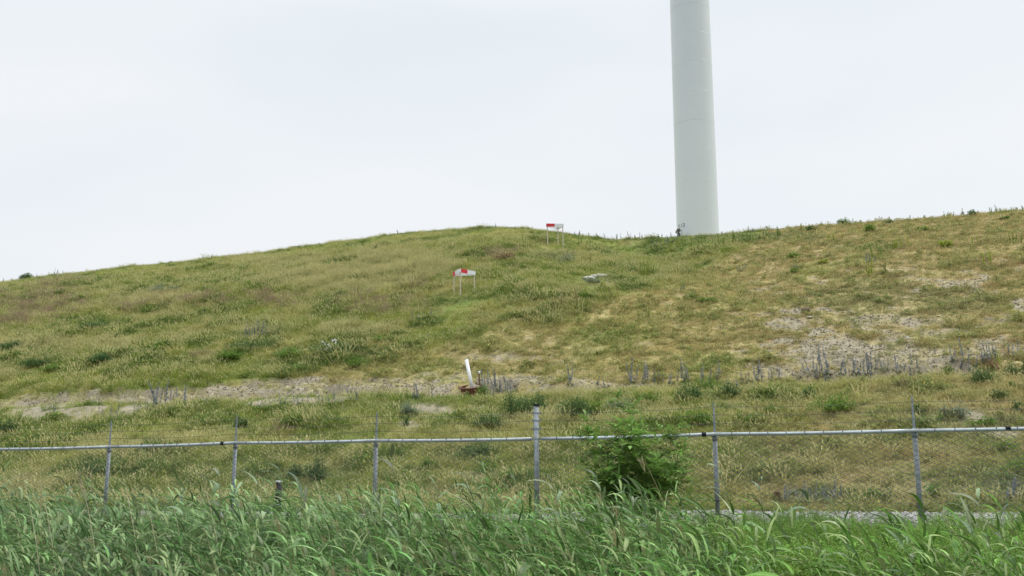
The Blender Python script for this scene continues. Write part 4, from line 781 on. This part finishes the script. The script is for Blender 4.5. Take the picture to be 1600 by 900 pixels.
# ------------------------------------------------------------------ reeds that stand out one by one
M['reedleaf'] = leafmat('tall_reed_leaf', (.42, .36, .2), False, (.15, .225, .11), rough=.45, trans=.25, spec=.5)
SR = [(333, 728, 'tall pale reed tip just left of the second fence post'), (437, 722, 'tall reed rising above the black marker post'), (461, 750, 'reed with a pale rolled leaf right of the black marker post'), (410, 744, 'reed with two curved leaves left of the marker post'), (608, 700, 'thin tall reed right of the third fence post'),
      (590, 768, 'reed leaning over the foot of the third fence post'), (620, 762, 'reed with a broad pale leaf right of the third post foot'), (678, 748, 'stiff upright reed with a pale tip left of the corner post'), (730, 742, 'tall reed with arching leaf left of the corner post'), (752, 770, 'leafy reed between the arching one and the corner post'),
      (862, 740, 'pale reed tip right of the corner post'), (932, 742, 'slender reed in front of the left side of the shrub'), (983, 748, 'dense leafed reed in front of the middle of the shrub'), (998, 760, 'reed bending left in front of the shrub'), (1122, 732, 'reed climbing beside the fourth fence post'), (1180, 742, 'slender reed in the bay right of the shrub'),
      (1264, 768, 'pale broad reed tip in front of the blue toe flowers'), (1305, 778, 'thin reed right of the blue toe flowers'), (1536, 768, 'tall reed with silvery leaves near the right edge'), (1512, 790, 'reed leaning left in front of the gravel at right'), (1400, 800, 'reed with a long leaf crossing the last post foot'), (1572, 800, 'dark reed at the right edge of the gravel'),
      (125, 760, 'pale leafed reed left of the first fence post'), (142, 772, 'reed with a drooping leaf beside the first fence post'), (155, 770, 'short bright reed tip at the first fence post'), (275, 772, 'reed tip midway between the first two posts'), (365, 762, 'leafy reed at the foot of the second post'), (530, 775, 'tufted reed left of the third post'), (1095, 790, 'reed with thin blown leaves right of the shrub')]
for k, (px, py, lab) in enumerate(SR):
    Y = 10.4+1.0*((k*37) % 10)/10-(1.4 if px > 1200 else 0); tip = at_Y(px, py, Y); lean = .10+.05*(k % 3); r = random.Random(k)
    h0 = 1.0; # solve foot position from the tip
    gx_ = tip[0]; 
    for _ in range(3): gq = float(Z(gx_, Y)); h0 = (tip[2]-gq)/(1-.1*lean)*.97; gx_ = tip[0]+lean*h0*.75
    o = thing('reed', lab, 'reed', (gx_, Y, float(Z(gx_, Y))), 0, 'tall reeds standing out of the reed bed')
    st, lv = reed(900+k, h=h0, wind=.42, parts=True, lean=lean); build(st, 'stem', M['reedleaf'], o)
    for l_ in lv: build(l_, 'leaf', M['reedleaf'], o)
M['straw'] = leafmat('dead_reed_straw', (.42, .36, .24), False, (.55, .48, .34), trans=.1)
DS = [(33, 738, 'thin dead stalk nearest the left edge'), (60, 750, 'pale dead stalk second from the left edge'), (124, 744, 'dead stalk with a feathery plume left of the first post'), (188, 736, 'long dead stalk leaning left just right of the first post'), (222, 762, 'pair like pale dead stalk midway in the second bay'), (258, 742, 'dead stalk leaning left before the second post'),
      (315, 745, 'bent dead stalk with plume left of the second post'), (490, 740, 'curved straw coloured stalk right of the marker post'), (1010, 830, 'brown dead stalk among the reeds below the shrub'), (1375, 830, 'pale dead stalk in the herbs below the last bay'), (725, 815, 'brown feathery plume in the reeds left of the corner post'), (560, 772, 'thin dead stalk left of the third post')]
for k, (px, py, lab) in enumerate(DS):
    Y = 9.6+(k % 4)*.35; tip = at_Y(px, py, Y); lean = .22; gx_ = tip[0]
    for _ in range(3): gq = float(Z(gx_, Y)); h0 = (tip[2]-gq); gx_ = tip[0]+lean*h0*.8
    o = thing('dead_reed_stalk', lab, 'dead reed', (gx_, Y, gq), 0, 'dead reed stalks from last year'); m = MB(); pts = [Vector((-lean*h0*.8*t*t, .03*t, h0*t)) for t in np.linspace(0, 1, 7)]
    m.tube(pts, [.0045, .0045, .004, .0035, .003, .0025, .0015], 5, False); build(m, 'stalk', M['straw'], o)
    if 'plume' in lab:
        m = MB(); r = random.Random(k)
        for j in range(70): t = r.random(); p = pts[-1].lerp(pts[-2], t*.8-.1); a = r.uniform(0, 6.28); d = Vector((math.cos(a)*.6-.4, math.sin(a)*.6, .5)); m.strip([p, p+d*r.uniform(.02, .05)], [.002, .001], (math.sin(a), -math.cos(a), 0), 0, r.uniform(.5, .9))
        build(m, 'plume', M['blade_red'] if False else M['straw'], o)
